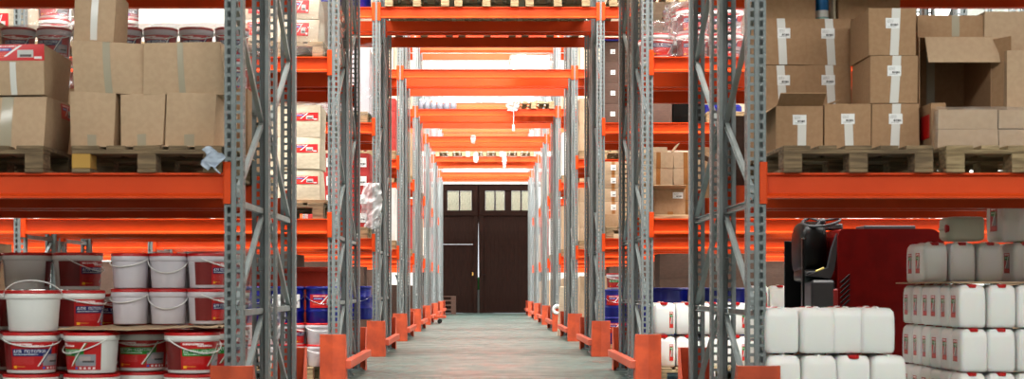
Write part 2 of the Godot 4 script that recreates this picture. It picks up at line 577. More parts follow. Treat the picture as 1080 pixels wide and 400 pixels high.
func soft_patch(s: SurfaceTool, ax: int, sg: float, u0: float, u1: float, v0: float, v1: float, h: Vector3, bul: float, jit: Array, off: float, nu: int, nv: int, grp: int, skew := 0.0) -> void:
	var n := Vector3.ZERO
	n[ax] = sg
	for i in nu:
		for j in nv:
			var p := []
			var uvs := []
			for k in [[0, 0], [1, 0], [1, 1], [0, 1]]:
				var a: float = float(i + k[0]) / nu
				var b: float = float(j + k[1]) / nv
				p.append(soft_pt(ax, sg, lerpf(u0, u1, a) + skew * (b - 0.5), lerpf(v0, v1, b), h, bul, jit) + n * off)
				uvs.append(Vector2(a, 1 - b))
			quad(s, p[0], p[1], p[2], p[3], grp, uvs[0], uvs[1], uvs[2], uvs[3])

func jitter(a: float) -> Array:
	var j := []
	for i in 8: j.append(Vector3(rng.randf_range(-a, a), rng.randf_range(-a, a) * 0.6, rng.randf_range(-a, a)))
	return j

# opts: mat, turn, bulge, jit, tape (material), tape_u, tape_v0, label ("ship"/"red"), lu, lv, flaps (open top), low (no parts)
func carton(label: String, at: Vector3, size: Vector3, o := {}) -> Node3D:
	var t := thing(o.get("name", "carton"), label, o.get("cat", "box"), at, o.get("turn", 0.0), o.get("group", ""))
	if o.has("roll"): t.rotation.z = o.roll
	var h := size / 2.0
	var m: Material = o.get("mat", M.card)
	var bul: float = o.get("bulge", 0.008)
	var jit := jitter(o.get("jit", 0.004))
	if bul > 0:
		for i in 8: jit[i].z -= bul * (1.0 if i & 4 else -1.0) * 0.5
	var s := st()
	var open: bool = o.get("open_top", false)
	var g := 0
	for ax in 3:
		for sg in [-1.0, 1.0]:
			g += 1
			if open and ax == 1 and sg > 0: continue
			soft_patch(s, ax, sg, -1, 1, -1, 1, h, bul if not (ax == 1 and sg < 0) else 0.0, jit, 0.0, 5, 5, g)
			if open: # inner face of the board
				var e := st()
				soft_patch(e, ax, sg, -1, 1, -1, 1, h - Vector3.ONE * 0.005, bul if ax != 1 else 0.0, jit, 0.0, 3, 3, g)
				var arr := e.commit_to_arrays()
				var vs: PackedVector3Array = arr[Mesh.ARRAY_VERTEX]
				for i in range(0, vs.size(), 3): tri(s, vs[i], vs[i + 1], vs[i + 2], g + 8)
	var c := Vector3(0, h.y, 0)
	part("body", done(s), m, t, c)
	if o.has("tape"):
		var e := st()
		var u: float = o.get("tape_u", 0.0)
		var w: float = o.get("tape_w", 0.026) / h.x
		soft_patch(e, 2, 1.0, u - w, u + w, o.get("tape_v0", -1.0), o.get("tape_v1", 1.0), h, bul, jit, 0.0012, 1, 6, 1, o.get("skew", 0.0))
		if o.get("tape_top", false): soft_patch(e, 1, 1.0, u - w, u + w, -1, 1, h, bul, jit, 0.0012, 1, 5, 2)
		part("tape", done(e), o.tape, t, c)
	if o.has("ship"):
		var e := st()
		var q: Vector4 = o.ship   # centre u, v and half sizes
		soft_patch(e, 2, 1.0, q.x - q.z, q.x + q.z, q.y - q.w, q.y + q.w, h, bul, jit, 0.0025, 2, 2, 1)
		var lb := part("shipping_label", done(e), o.get("ship_mat", M.ship), t, c)
		if o.has("ship_mat"): lb.name = "printed_label"
	if o.has("sides_print"):
		var e := st()
		var q: Vector4 = o.sides_print
		soft_patch(e, 0, 1.0, q.x - q.z, q.x + q.z, q.y - q.w, q.y + q.w, h, bul, jit, 0.0025, 2, 2, 1)
		part("printed_label", done(e), M.red_print, t, c)
	for f in o.get("flaps", []):   # [axis "x"/"z", sign, angle up from flat, length]
		var e := st()
		var wz: float = size.x if f[0] == "z" else size.z
		bevel(e, Vector3(0, 0, f[3] / 2.0), Vector3(wz - 0.01, 0.005, f[3]), 0.001)
		var fp := part("flap", done(e), m, t)
		fp.position = Vector3(0 if f[0] == "z" else f[1] * h.x, size.y - 0.002, f[1] * h.z if f[0] == "z" else 0.0)
		var yaw: float = (0.0 if f[1] > 0 else PI) if f[0] == "z" else f[1] * PI / 2
		fp.basis = Basis(Vector3.UP, yaw) * Basis(Vector3.RIGHT, -deg_to_rad(f[2]))
	return t

var pallet_kinds := {}
func pallet_proto(kind: String) -> Node3D:
	if pallet_kinds.has(kind): return pallet_kinds[kind]
	var w: Material = M.wood if kind == "new" else M.dark_card if kind == "dark" else M.old_wood
	var t := Node3D.new()
	var block := bevel_mesh(Vector3(0.1, 0.078, 0.145), 0.004)
	for x in [-0.35, 0.0, 0.35]:
		part("bottom_board", bevel_mesh(Vector3(0.1, 0.022, 1.2), 0.003), w, t, Vector3(x, 0.011, 0))
		for z in [-0.5275, 0.0, 0.5275]: part("block", block, w, t, Vector3(x, 0.061, z))
	for z in [-0.5275, 0.0, 0.5275]: part("stringer_board", bevel_mesh(Vector3(0.8, 0.022, 0.145), 0.003), w, t, Vector3(0, 0.111, z))
	var i := 0
	for x in [-0.328, -0.165, 0.0, 0.165, 0.328]:
		part("deck_board", bevel_mesh(Vector3(0.145 if i % 2 == 0 else 0.1, 0.022, 1.2), 0.003), w, t, Vector3(x, 0.133, 0))
		i += 1
	pallet_kinds[kind] = t
	return t

func pallet(label: String, at: Vector3, kind := "new", turn := 0.0) -> Node3D:
	var c: Node3D = pallet_proto(kind).duplicate()
	c.name = numbered("pallet")
	add_child(c)
	c.position = at
	c.rotation.y = turn
	meta(c, label, "pallet", "wooden pallets in the racks")
	return c

# a paint bucket; label turn in radians puts the print's middle: 0 = facing the camera
func bucket_proto(kind: String) -> Node3D:
	if cache.has("bucket" + kind): return cache["bucket" + kind]
	var small := kind.begins_with("small")
	var r := 0.108 if small else 0.15
	var h := 0.2 if small else 0.222
	var t := Node3D.new()
	var rb := r * 0.86
	var rt := r * 0.95
	var wm: Material = M.lilac if small else M.white
	var p := [Vector2(0, 0.004), Vector2(rb - 0.008, 0.004), Vector2(rb - 0.004, 0), Vector2(rb, 0.006), Vector2(rt, h - 0.046), Vector2(rt, h - 0.046), Vector2(r - 0.002, h - 0.045), Vector2(r, h - 0.042), Vector2(r, h - 0.016), Vector2(r - 0.003, h - 0.014), Vector2(r * 0.9, h - 0.014)]
	part("body", lathe_mesh(p, 32), wm, t)
	var l := [Vector2(r + 0.001, h - 0.017), Vector2(r + 0.002, h - 0.006), Vector2(r - 0.002, h), Vector2(r - 0.012, h), Vector2(r - 0.016, h - 0.007), Vector2(0, h - 0.007)]
	part("lid", lathe_mesh(l, 32), M.red, t)
	# bail hanging against the front of the bucket or standing up
	var path := []
	var droop := 0.5 if kind.contains("low") else 1.0 if kind.contains("up") else 0.28
	for i in 17:
		var a := PI * i / 16.0
		var q := Vector3(cos(a) * (r + 0.006), 0, sin(a) * (r + 0.006))
		if kind.contains("up"): path.append(Vector3(q.x, h - 0.03 + sin(a) * 0.085, sin(a) * 0.06))
		else: path.append(Vector3(q.x, h - 0.032 - sin(a) * 0.16 * droop, sqrt(maxf(0.0, 1 - cos(a) * cos(a))) * (r * (1.0 - 0.03 * droop) + 0.006)))
	var s := st()
	tube(s, path, 0.0035, 6)
	part("handle", done(s), M.white, t)
	if kind.contains("blue") or kind.contains("green"):
		s = st()
		var n := 20
		var y0 := 0.02
		var y1 := h - 0.05
		for i in n:
			var a0 := lerpf(-2.0, 1.35, float(i) / n)
			var a1 := lerpf(-2.0, 1.35, float(i + 1) / n)
			var f := func(a: float, y: float) -> Vector3:
				var rr := lerpf(rb, rt, y / (h - 0.046)) + 0.0015
				return Vector3(sin(a) * rr, y, cos(a) * rr)
			quad(s, f.call(a0, y0), f.call(a1, y0), f.call(a1, y1), f.call(a0, y1), 1, Vector2(float(i) / n, 1), Vector2(float(i + 1) / n, 1), Vector2(float(i + 1) / n, 0), Vector2(float(i) / n, 0))
		part("printed_label", done(s), M.print_green if kind.contains("green") else M.print_blue, t)
	cache["bucket" + kind] = t
	return t

func bucket(label: String, kind: String, at: Vector3, turn: float, group: String) -> Node3D:
	var c: Node3D = bucket_proto(kind).duplicate()
	c.name = numbered("paint_bucket")
	add_child(c)
	c.position = at
	c.rotation.y = turn
	meta(c, label, "bucket", group)
	return c

# plastic canister: rounded block with shoulders, neck and cap, hollow-grip handle
func can_proto(w: float, d: float, h: float, print_: String, mt: Material) -> Node3D:
	var key := "can%s%s%s%s%s" % [w, d, h, print_, mt.get_instance_id()]
	if cache.has(key): return cache[key]
	var t := Node3D.new()
	var s := st()
	var seg := 28
	var ring := func(y: float, k: float, kd := 1.0) -> Array:
		var a := []
		for i in seg:
			var an := TAU * (i + 0.5) / seg
			var c := cos(an)
			var sn := sin(an)
			var e := 0.29
			a.append(Vector3(signf(c) * pow(absf(c), e) * w / 2 * k, y, -signf(sn) * pow(absf(sn), e) * d / 2 * k * kd))
		return a
	var hs := h * 0.955
	var rings := [ring.call(0.0, 0.86), ring.call(0.006, 0.94), ring.call(0.02, 0.985), ring.call(hs * 0.45, 1.0), ring.call(hs * 0.8, 0.985), ring.call(hs * 0.92, 0.94), ring.call(hs, 0.78), ring.call(hs + 0.003, 0.6)]
	for i in rings.size() - 1:
		for k in seg:
			var k2 := (k + 1) % seg
			quad(s, rings[i][k], rings[i][k2], rings[i + 1][k2], rings[i + 1][k], 0)
	for i in [0, rings.size() - 1]:
		for k in range(1, seg - 1):
			if i == 0: tri(s, rings[i][0], rings[i][k + 1], rings[i][k], 1)
			else: tri(s, rings[i][0], rings[i][k], rings[i][k + 1], 1)
	part("body", done(s), mt, t)
	s = st()
	var path := []
	for i in 9:
		var a := PI * i / 8.0
		path.append(Vector3(0, hs - 0.01 + minf(sin(a) * 1.6, 1.0) * h * 0.038, -d * 0.12 - cos(a) * d * 0.26))
	tube(s, path, 0.012, 8)
	part("handle", done(s), mt, t)
	var r := minf(w, d) * 0.17
	var cp := lathe_mesh([Vector2(r, 0), Vector2(r, h * 0.07), Vector2(r, h * 0.07), Vector2(r * 0.86, h * 0.082), Vector2(0, h * 0.082)], 18)
	part("cap", cp, M.red, t, Vector3(0, hs * 0.945, d * 0.35))
	if print_ == "side" or print_ == "both":
		s = st()
		box(s, Vector3.ZERO, Vector3(0.002, h * 0.5, d * 0.36))
		part("printed_label", done(s), M.can_print, t, Vector3(-w / 2 - 0.0005, h * 0.47, 0))
	if print_ == "front" or print_ == "both":
		s = st()
		box(s, Vector3.ZERO, Vector3(w * 0.16, h * 0.5, 0.002))
		part("printed_label", done(s), M.can_print, t, Vector3(w * 0.3, h * 0.45, d / 2 + 0.0005))
	cache[key] = t
	return t

func can(label: String, proto: Node3D, at: Vector3, turn: float, group: String) -> Node3D:
	var c: Node3D = proto.duplicate()
	c.name = numbered("canister")
	add_child(c)
	c.position = at
	c.rotation.y = turn
	meta(c, label, "canister", group)
	return c

func drum_proto(r: float, h: float, kind: String) -> Node3D:
	var key := "drum%s%s%s" % [r, h, kind]
	if cache.has(key): return cache[key]
	var t := Node3D.new()
	var p := [Vector2(0, 0.008), Vector2(r - 0.01, 0.008), Vector2(r - 0.004, 0), Vector2(r, 0.006)]
	for f in [0.33, 0.66]:
		p += [Vector2(r - 0.003, h * f - 0.02), Vector2(r + 0.004, h * f - 0.008), Vector2(r + 0.004, h * f + 0.008), Vector2(r - 0.003, h * f + 0.02)]
	p += [Vector2(r - 0.003, h - 0.03), Vector2(r - 0.003, h - 0.03), Vector2(r + 0.006, h - 0.026), Vector2(r + 0.006, h - 0.008), Vector2(r - 0.002, h), Vector2(r - 0.015, h), Vector2(r - 0.02, h - 0.012), Vector2(0, h - 0.012)]
	part("body", lathe_mesh(p, 32), M.blue, t)
	var ring := lathe_mesh([Vector2(r + 0.006, h - 0.03), Vector2(r + 0.009, h - 0.026), Vector2(r + 0.009, h - 0.012), Vector2(r + 0.006, h - 0.008)], 32)
	part("clamp_ring", ring, M.blue if kind != "chrome" else M.chrome, t)
	if kind in ["label", "red"]:
		var s := st()
		for i in 12:
			var a0 := lerpf(-0.9, 0.9, i / 12.0)
			var a1 := lerpf(-0.9, 0.9, (i + 1) / 12.0)
			var rr := r + 0.006
			quad(s, Vector3(sin(a0) * rr, h * 0.42, cos(a0) * rr), Vector3(sin(a1) * rr, h * 0.42, cos(a1) * rr), Vector3(sin(a1) * rr, h * 0.78, cos(a1) * rr), Vector3(sin(a0) * rr, h * 0.78, cos(a0) * rr), 1, Vector2(i / 12.0, 1), Vector2((i + 1) / 12.0, 1), Vector2((i + 1) / 12.0, 0), Vector2(i / 12.0, 0))
		part("printed_label", done(s), M.ship if kind == "label" else M.red_print, t)
	if h < 0.5:
		var s := st()
		var path := []
		for i in 13:
			var a := PI * i / 12.0
			path.append(Vector3(cos(a) * (r + 0.01), h * 0.82 - sin(a) * h * 0.3, sin(a) * (r + 0.008)))
		tube(s, path, 0.003, 6)
		part("handle", done(s), M.chrome, t)
	cache[key] = t
	return t

func drum(label: String, r: float, h: float, kind: String, at: Vector3, turn: float, group: String) -> Node3D:
	var c: Node3D = drum_proto(r, h, kind).duplicate()
	c.name = numbered("drum")
	add_child(c)
	c.position = at
	c.rotation.y = turn
	meta(c, label, "drum", group)
	return c

# rounded block (superellipsoid)
func blob(s: SurfaceTool, c: Vector3, size: Vector3, e := 0.5) -> void:
	var f := func(i: int, j: int) -> Vector3:
		var a := TAU * i / 20.0
		var b := PI * (j / 12.0 - 0.5)
		var pw := func(v: float) -> float: return signf(v) * pow(absf(v), e)
		return c + Vector3(pw.call(cos(b)) * pw.call(cos(a)), pw.call(sin(b)), -pw.call(cos(b)) * pw.call(sin(a))) * size / 2
	for i in 20:
		for j in 12:
			quad(s, f.call(i, j), f.call(i + 1, j), f.call(i + 1, j + 1), f.call(i, j + 1), 0)

# crumpled stretch film round a stack: sides and top, a little larger than the load
func film(label: String, at: Vector3, size: Vector3, m: Material, amp := 0.015, faces := [0, 1, 2, 3, 4], seed_ := 1, cat := "film") -> MeshInstance3D:
	noise.seed = seed_
	noise.frequency = 7.0
	var s := st()
	var h := size / 2
	var z := jitter(0.0)
	for fi in faces:
		var ax: int = [0, 0, 2, 2, 1][fi]
		var sg: float = [-1.0, 1.0, -1.0, 1.0, 1.0][fi]
		var nu := 14
		var nv := 14
		for i in nu:
			for j in nv:
				var p := []
				for k in [[0, 0], [1, 0], [1, 1], [0, 1]]:
					var q := soft_pt(ax, sg, 2.0 * (i + k[0]) / nu - 1, 2.0 * (j + k[1]) / nv - 1, h, 0.0, z)
					q += Vector3(absf(noise.get_noise_3d(q.x, q.y, q.z)) * signf(q.x), 0, absf(noise.get_noise_3d(q.y + 5, q.z, q.x)) * signf(q.z)) * amp * 2 + Vector3(0, noise.get_noise_3d(q.z, q.x + 9, q.y) * amp, 0)
					p.append(q)
				quad(s, p[0], p[1], p[2], p[3], fi)
	var o := part("stretch_film", done(s), m, self, at + Vector3(0, h.y, 0))
	meta(o, label, cat)
	return o

# a loose sheet of film hanging down
func drape(label: String, at: Vector3, w: float, h: float, m: Material, seed_: int, turn := 0.0, called := "plastic_film") -> MeshInstance3D:
	noise.seed = seed_
	noise.frequency = 5.0
	var s := st()
	var nu := 10
	var nv := 18
	var f := func(u: float, v: float) -> Vector3:
		var x := (u - 0.5) * w * (0.55 + 0.45 * sin(v * 2.6 + 0.4))
		return Vector3(x + noise.get_noise_2d(v * 2.0, u) * 0.05 * v * w / 0.2, -v * h * (1.0 - 0.12 * absf(u - 0.5)), noise.get_noise_2d(u * w * 8.0, v * h * 1.5) * 0.12)
	for i in nu:
		for j in nv:
			quad(s, f.call(float(i) / nu, float(j + 1) / nv), f.call(float(i + 1) / nu, float(j + 1) / nv), f.call(float(i + 1) / nu, float(j) / nv), f.call(float(i) / nu, float(j) / nv), 0)
	var o := part(called, done(s), m, self, at)
	o.rotation.y = turn
	meta(o, label, "film")
	return o

const ORD := ["first", "second", "third", "fourth", "fifth", "sixth", "seventh", "eighth", "ninth"]

func front_of(k: int, frame := 0) -> float: return -(row_z(k) + 0.06 + frame * (FD + GAP))

func build_goods() -> void:
	goods_shelf_left()
	goods_shelf_right()
	goods_floor_left()
	goods_floor_right()
	goods_truck()
	goods_second_row()
	goods_third_row()
	goods_far_rows()
	goods_overhead()
	goods_high()
	goods_edges()

# unseen loads on the higher beams, above the frame, placed to shade lower shelves
func goods_high() -> void:
	for k in range(1, 6):
		for sx in [-1.0, 1.0]:
			var x: float = XL - BAY / 2 if sx < 0 else XR + BAY / 2
			for lv in [1, 2, 3]:
				for f in 2:
					if k == 1 and lv == 1 and f == 0 and false: continue
					if k in [2, 3] and lv == 1 and f == 0: continue
					if k == 3 and lv == 2 and f == 0: continue
					if k >= 4 and lv == 1 and f == 0: continue
					var hh := 0.75 if lv < 3 else 0.6
					carton("unseen shading load on the %s beams, %s row, %s frame, %s of the tunnel" % [["", "second", "third", "topmost"][lv], ORD[k - 1], ["front", "rear"][f], "left" if sx < 0 else "right"], Vector3(x, LEVELS[lv] + 0.004, front_of(k, f) - 0.5), Vector3(2.6, hh, 0.98), {"mat": M.pale_card, "bulge": 0.02, "jit": 0.02, "name": "unseen_load", "cat": "load", "group": "unseen loads shading the racks"})

func goods_edges() -> void:  # loads out of view, placed to keep light off the nearest shelves
	for sx in [-1.0, 1.0]:
		var side := "left" if sx < 0 else "right"
		for f in 2:
			for lv in 2:
				var x: float = -3.66 if sx < 0 else 3.86
				if f == 1 and sx < 0: x = -3.62
				carton("unseen shading load on the %s of the nearest row, outer %s end, %s frame" % [["floor", "lowest beams"][lv], side, ["front", "rear"][f]], Vector3(x, 0.002 if lv == 0 else LEVELS[0] + 0.004, front_of(1, f) - 0.5), Vector3(0.78 if sx < 0 else 0.62, 1.15, 0.95), {"mat": M.kraft, "bulge": 0.01, "name": "unseen_load", "cat": "load", "group": "unseen loads shading the outer ends of the nearest row"})

func tag_block(p: Node3D, at: Vector3, m: Material, label: String) -> void:
	for c in p.get_children():
		if String(c.name).begins_with("block") and c.position.distance_to(at) < 0.02:
			c.set_surface_override_material(0, m)
			c.set_meta("label", label)

func goods_shelf_left() -> void:
	var B: float = LEVELS[0]
	var T := B + 0.144
	var pz := -(Z1 - 0.02 + 0.6)
	var p := pallet("weathered wooden pallet under the bent cartons, one yellow block, on left orange beam", Vector3(-1.80, B, pz), "old")
	tag_block(p, Vector3(-0.35, 0.061, 0.5275), M.yellow_wood, "yellow painted wooden block")
	pallet("weathered grey pallet at the left edge under two cartons with red prints", Vector3(-2.752, B, pz), "old")
	var s := st()
	bevel(s, Vector3.ZERO, Vector3(0.84, 0.006, 1.0), 0.002)
	var sh := part("cardboard_sheet", done(s), M.kraft, self, Vector3(-1.79, T + 0.003, -9.02))
	meta(sh, "thin brown cardboard sheet between the bent cartons and their weathered pallet", "sheet")
	var y := T + 0.006
	var g := "brown cartons on the left front shelf"
	var z := -8.79
	var kraft := {"mat": M.kraft, "group": g, "bulge": 0.018, "jit": 0.02}
	var low := [["leftmost of the three square kraft cartons in the lower row on left shelf", 97.5], ["middle of the three square kraft cartons in the lower row on left shelf", 149.0], ["rightmost of the three lower kraft cartons, beside the grey upright on left shelf", 201.0]]
	for i in 3:
		carton(low[i][0], Vector3(px(low[i][1], 8.6), y, z), Vector3(0.252, 0.292, 0.38), kraft.merged({"tape": M.clear_tape, "tape_v0": -1.0, "tape_v1": -0.55, "tape_u": 0.0}))
		carton("kraft carton hidden in the back of the lower row, %s from the left" % ORD[i], Vector3(px(low[i][1], 8.6), y, z - 0.39), Vector3(0.252, 0.28, 0.37), kraft)
	y += 0.296
	carton("wide bulging kraft carton with pale tape in upper row, under the top carton", Vector3(px(114.5, 8.6), y, z), Vector3(0.392, 0.272, 0.38), kraft.merged({"bulge": 0.026, "jit": 0.03, "tape": M.clear_tape, "tape_u": -0.04, "tape_w": 0.02, "tape_top": true}))
	carton("wide kraft carton with dented corners and centre tape in upper row, beside upright", Vector3(px(195.5, 8.6), y, z), Vector3(0.415, 0.276, 0.38), kraft.merged({"bulge": 0.022, "tape": M.clear_tape, "tape_u": -0.05, "tape_w": 0.016, "tape_top": true, "jit": 0.028}))
	y += 0.276
	carton("single tall kraft carton standing on top of the pile on left shelf", Vector3(px(100, 8.75), y, z - 0.12), Vector3(0.237, 0.31, 0.42), kraft.merged({"tape": M.tape, "tape_u": 0.02, "tape_w": 0.02, "tape_v0": -0.85, "bulge": 0.004, "jit": 0.003}))
	# the pallet at the left edge
	y = T
	carton("lower kraft carton at the left edge, red print on its side", Vector3(-2.61, y, z - 0.06), Vector3(0.44, 0.285, 0.58), kraft.merged({"bulge": 0.02, "jit": 0.012, "sides_print": Vector4(0.45, 0.62, 0.5, 0.3), "tape": M.clear_tape, "tape_u": 0.1, "tape_w": 0.03}))
	carton("upper kraft carton with a red print over its top edge at left edge", Vector3(-2.615, y + 0.287, z - 0.06), Vector3(0.44, 0.275, 0.58), kraft.merged({"tape": M.tape, "tape_u": 0.28, "tape_w": 0.016, "tape_v1": 0.3, "ship": Vector4(0.3, 0.68, 0.72, 0.33), "ship_mat": M.red_print}))
	# rear frame: small buckets in film on a carton each
	var rz := -(Z1 + FD + GAP + 0.14)
	pallet("wooden pallet behind the bent cartons on the left shelf, under small buckets", Vector3(-1.86, B, rz - 0.5))
	pallet("wooden pallet behind the edge cartons on the left shelf, under small buckets", Vector3(-2.72, B, rz - 0.5))
	carton("plain carton under the wrapped buckets behind the bent cartons", Vector3(-1.86, T, rz - 0.3), Vector3(0.78, 0.48, 0.8), {"group": g})
	carton("plain carton under the wrapped buckets behind the edge cartons", Vector3(-2.72, T, rz - 0.3), Vector3(0.78, 0.48, 0.8), {"group": g})
	for i in 7:
		for l in 2:
			var x := -1.6 - i * 0.226
			bucket("small red printed bucket in film behind the left cartons, %s from the upright, %s layer" % [ORD[i], "upper" if l else "lower"], "small blue", Vector3(x, T + 0.482 + l * 0.202, rz - 0.12), 0.25 - 0.1 * (i % 3), "small wrapped buckets behind the left cartons")
	film("clear stretch film over the small red buckets behind the bent cartons", Vector3(-1.9, T + 0.46, rz - 0.13), Vector3(0.98, 0.44, 0.26), M.film, 0.012, [0, 1, 3, 4], 3)
	film("clear stretch film over the small red buckets behind the edge cartons", Vector3(-2.72, T + 0.46, rz - 0.13), Vector3(0.62, 0.43, 0.26), M.film, 0.012, [0, 1, 3, 4], 4)
	# rag tucked beside the pallet
	noise.seed = 11
	noise.frequency = 14.0
	s = st()
	var n := 10
	var f := func(u: float, v: float) -> Vector3:
		return Vector3((u - 0.5) * 0.11 * (1.0 - 0.35 * v) + 0.02 * sin(v * 7), -v * 0.11 + 0.02 * sin(u * 5.0), 0.02 + noise.get_noise_2d(u * 2, v) * 0.035)
	for i in n:
		for j in n:
			quad(s, f.call(float(i) / n, float(j + 1) / n), f.call(float(i + 1) / n, float(j + 1) / n), f.call(float(i + 1) / n, float(j) / n), f.call(float(i) / n, float(j) / n), 0)
	var m: StandardMaterial3D = M.cloth.duplicate()
	m.cull_mode = BaseMaterial3D.CULL_DISABLED
	var o := part("rag", done(s), m, self, Vector3(px(224, 8.4), B + 0.118, -8.41))
	meta(o, "crumpled pale blue rag hanging at the right end of the left shelf pallet", "rag")

func goods_shelf_right() -> void:
	var B: float = LEVELS[0]
	var T := B + 0.144
	var pz := -(Z1 - 0.03 + 0.6)
	pallet("weathered pallet under the taped and labelled cartons on the right shelf", Vector3(2.0, B, pz), "old")
	pallet("paler new pallet under the film wrapped flat cartons at right edge", Vector3(2.868, B, pz), "new")
	var g := "cartons with shipping labels on the right front shelf"
	var W := 0.262
	var base := {"group": g, "bulge": 0.003, "jit": 0.003, "tape": M.tape, "tape_w": 0.024, "ship": Vector4(0.0, 0.36, 0.29, 0.22)}
	var z := -8.78 - 0.225
	var s := st()
	# front rows
	carton("labelled carton with its top flaps open, at left end of bottom row", Vector3(px(843.5, 8.78), T, z), Vector3(W, 0.255, 0.45), base.merged({"tape_v1": 0.2, "ship": Vector4(0.1, 0.3, 0.29, 0.22), "tape_u": 0.1, "open_top": true, "flaps": [["z", 1.0, 28.0, 0.12], ["x", -1.0, -35.0, 0.12], ["x", 1.0, 20.0, 0.1]]}))
	carton("closed labelled carton in the middle of the bottom row on weathered pallet", Vector3(px(894, 8.78), T, z), Vector3(W, 0.262, 0.45), base.merged({"tape_v1": 0.2, "ship": Vector4(0.05, 0.28, 0.29, 0.22), "tape_u": 0.05, "skew": -0.05}))
	var names := ["bottom", "middle", "top"]
	for i in 3:
		carton("labelled carton at the %s of the right column, three high on weathered pallet" % names[i], Vector3(px(944.5 - i * 1.5, 8.78), T + i * 0.266, z), Vector3(W, 0.263, 0.45), base.merged({"ship": Vector4(0.0 + i * 0.06, 0.3 + i * 0.07, 0.29, 0.22), "tape_u": 0.0 + i * 0.06, "skew": 0.1}))
	# back rows
	var zb := -9.3 - 0.225
	for c in 2:
		for i in 3:
			var xx: float = [px(826.5, 9.3), px(873.5, 9.3)][c]
			carton("labelled carton in the back %s column, %s of three in height" % [["left", "right"][c], ["lowest", "middle", "highest"][i]], Vector3(xx, T + i * 0.276, zb), Vector3(W - 0.002 + 0.014 * c, 0.273, 0.45), base.merged({"ship": Vector4([-0.05, 0.1][c], 0.36 - 0.2 * c + 0.04 * i, 0.29, 0.22), "tape_u": [-0.08, 0.1][c], "skew": -0.12}))
	var y := T + 3 * 0.276
	carton("wide plain carton on top of the back columns, beside grey upright", Vector3(px(829, 9.35), y, zb), Vector3(0.33, 0.3, 0.42), {"group": g, "bulge": 0.003})
	carton("plain carton overhanging the labelled ones, right of the blue white can", Vector3(px(916, 9.35), y, zb), Vector3(0.365, 0.3, 0.4), {"group": g, "bulge": 0.003})
	var t := thing("spray_can", "blue and white can standing between two cartons atop right shelf pile", "can", Vector3(px(867, 9.4), y, -9.4))
	part("body", lathe_mesh([Vector2(0, 0), Vector2(0.036, 0), Vector2(0.038, 0.004), Vector2(0.038, 0.2), Vector2(0.03, 0.215), Vector2(0.03, 0.22), Vector2(0, 0.22)], 24), mat(Color(0.03, 0.45, 0.75), 0.3), t)
	part("white_band", lathe_mesh([Vector2(0.0385, 0.018), Vector2(0.0388, 0.02), Vector2(0.0388, 0.055), Vector2(0.0385, 0.058)], 24), M.white, t)
	part("base_ring", lathe_mesh([Vector2(0.036, 0.0), Vector2(0.0395, 0.002), Vector2(0.0395, 0.016), Vector2(0.036, 0.018)], 24), mat(Color(0.6, 0.75, 0.72), 0.3), t)
	part("cap", lathe_mesh([Vector2(0.028, 0.22), Vector2(0.028, 0.26), Vector2(0.022, 0.27), Vector2(0, 0.27)], 20), M.white, t)
	s = st()
	bevel(s, Vector3(0, 0.15, 0), Vector3(0.012, 0.3, 0.2), 0.001)
	var sl := part("board_strip", done(s), M.pale_card, self, Vector3(px(876.5, 9.45), y, -9.45))
	meta(sl, "narrow pale board standing right of the blue and white can", "board")
	# big carton open towards the aisle, with one flap hanging
	var x0 := px(969, 8.95)
	var x1 := px(1046, 8.95)
	var yb := T + 0.02
	var w := x1 - x0
	var h := 0.765
	var h1 := 0.64
	var d := 0.5
	t = thing("open_carton", "big dark carton open to the front with one hanging flap painted as lit", "box", Vector3((x0 + x1) / 2, yb, -8.95), 0.0, g)
	s = st()
	bevel(s, Vector3(0, h1 / 2, -d), Vector3(w, h1, 0.006), 0.001)
	bevel(s, Vector3(0, 0.003, -d / 2), Vector3(w, 0.006, d), 0.001)
	bevel(s, Vector3(0, h1, -d / 2), Vector3(w, 0.006, d), 0.001)
	for sx in [-1.0, 1.0]: bevel(s, Vector3(sx * (w / 2 - 0.003), h1 / 2, -d / 2), Vector3(0.006, h1, d), 0.001)
	part("body", done(s), M.card, t)
	s = st()
	bevel(s, Vector3(0, -0.075, 0.035), Vector3(w * 0.98, 0.17, 0.006), 0.001, Basis(Vector3.RIGHT, -0.45))
	part("flap", done(s), M.kraft, t, Vector3(0.03, h1 - 0.002, 0))  # lighter board colour stands in for light falling on the flap
	s = st()
	bevel(s, Vector3(0, h1 / 2, -d + 0.006), Vector3(0.05, h1 * 0.9, 0.003), 0.0005)
	part("tape", done(s), M.clear_tape, t)
	s = st()
	bevel(s, Vector3(0.0, h1 / 2, 0.07), Vector3(0.006, h1 * 0.96, 0.14), 0.001)
	part("flap", done(s), M.card, t, Vector3(w / 2 + 0.002, 0, 0), Vector3(0, 0.5, 0))
	carton("closed brown carton with pale tape lying on the big open carton", Vector3((x0 + x1) / 2, yb + h1 + 0.004, -9.2), Vector3(w, h - h1, 0.44), {"group": g, "bulge": 0.003, "tape": M.clear_tape, "tape_w": 0.022, "tape_u": 0.05})
	carton("brown carton at top right edge beside the open carton, upper one", Vector3(px(1075, 8.9), T + 0.572, -9.15), Vector3(0.36, 0.235, 0.4), {"mat": M.kraft, "group": g, "bulge": 0.008})
	carton("brown carton at the right edge under the upper corner carton", Vector3(px(1099, 8.8), T + 0.0, -9.02), Vector3(0.38, 0.568, 0.4), {"mat": M.kraft, "group": g})
	carton("narrow carton with a red side between labelled column and wrapped cartons", Vector3(px(980, 8.85), T, -8.82), Vector3(0.08, 0.255, 0.3), {"group": g, "bulge": 0.002})
	s = st()
	box(s, Vector3.ZERO, Vector3(0.004, 0.13, 0.16))
	var rp := part("red_card", done(s), M.red, self, Vector3(px(980, 8.85) - 0.043, T + 0.13, -8.78))
	meta(rp, "small red card against the side of the narrow carton", "card")
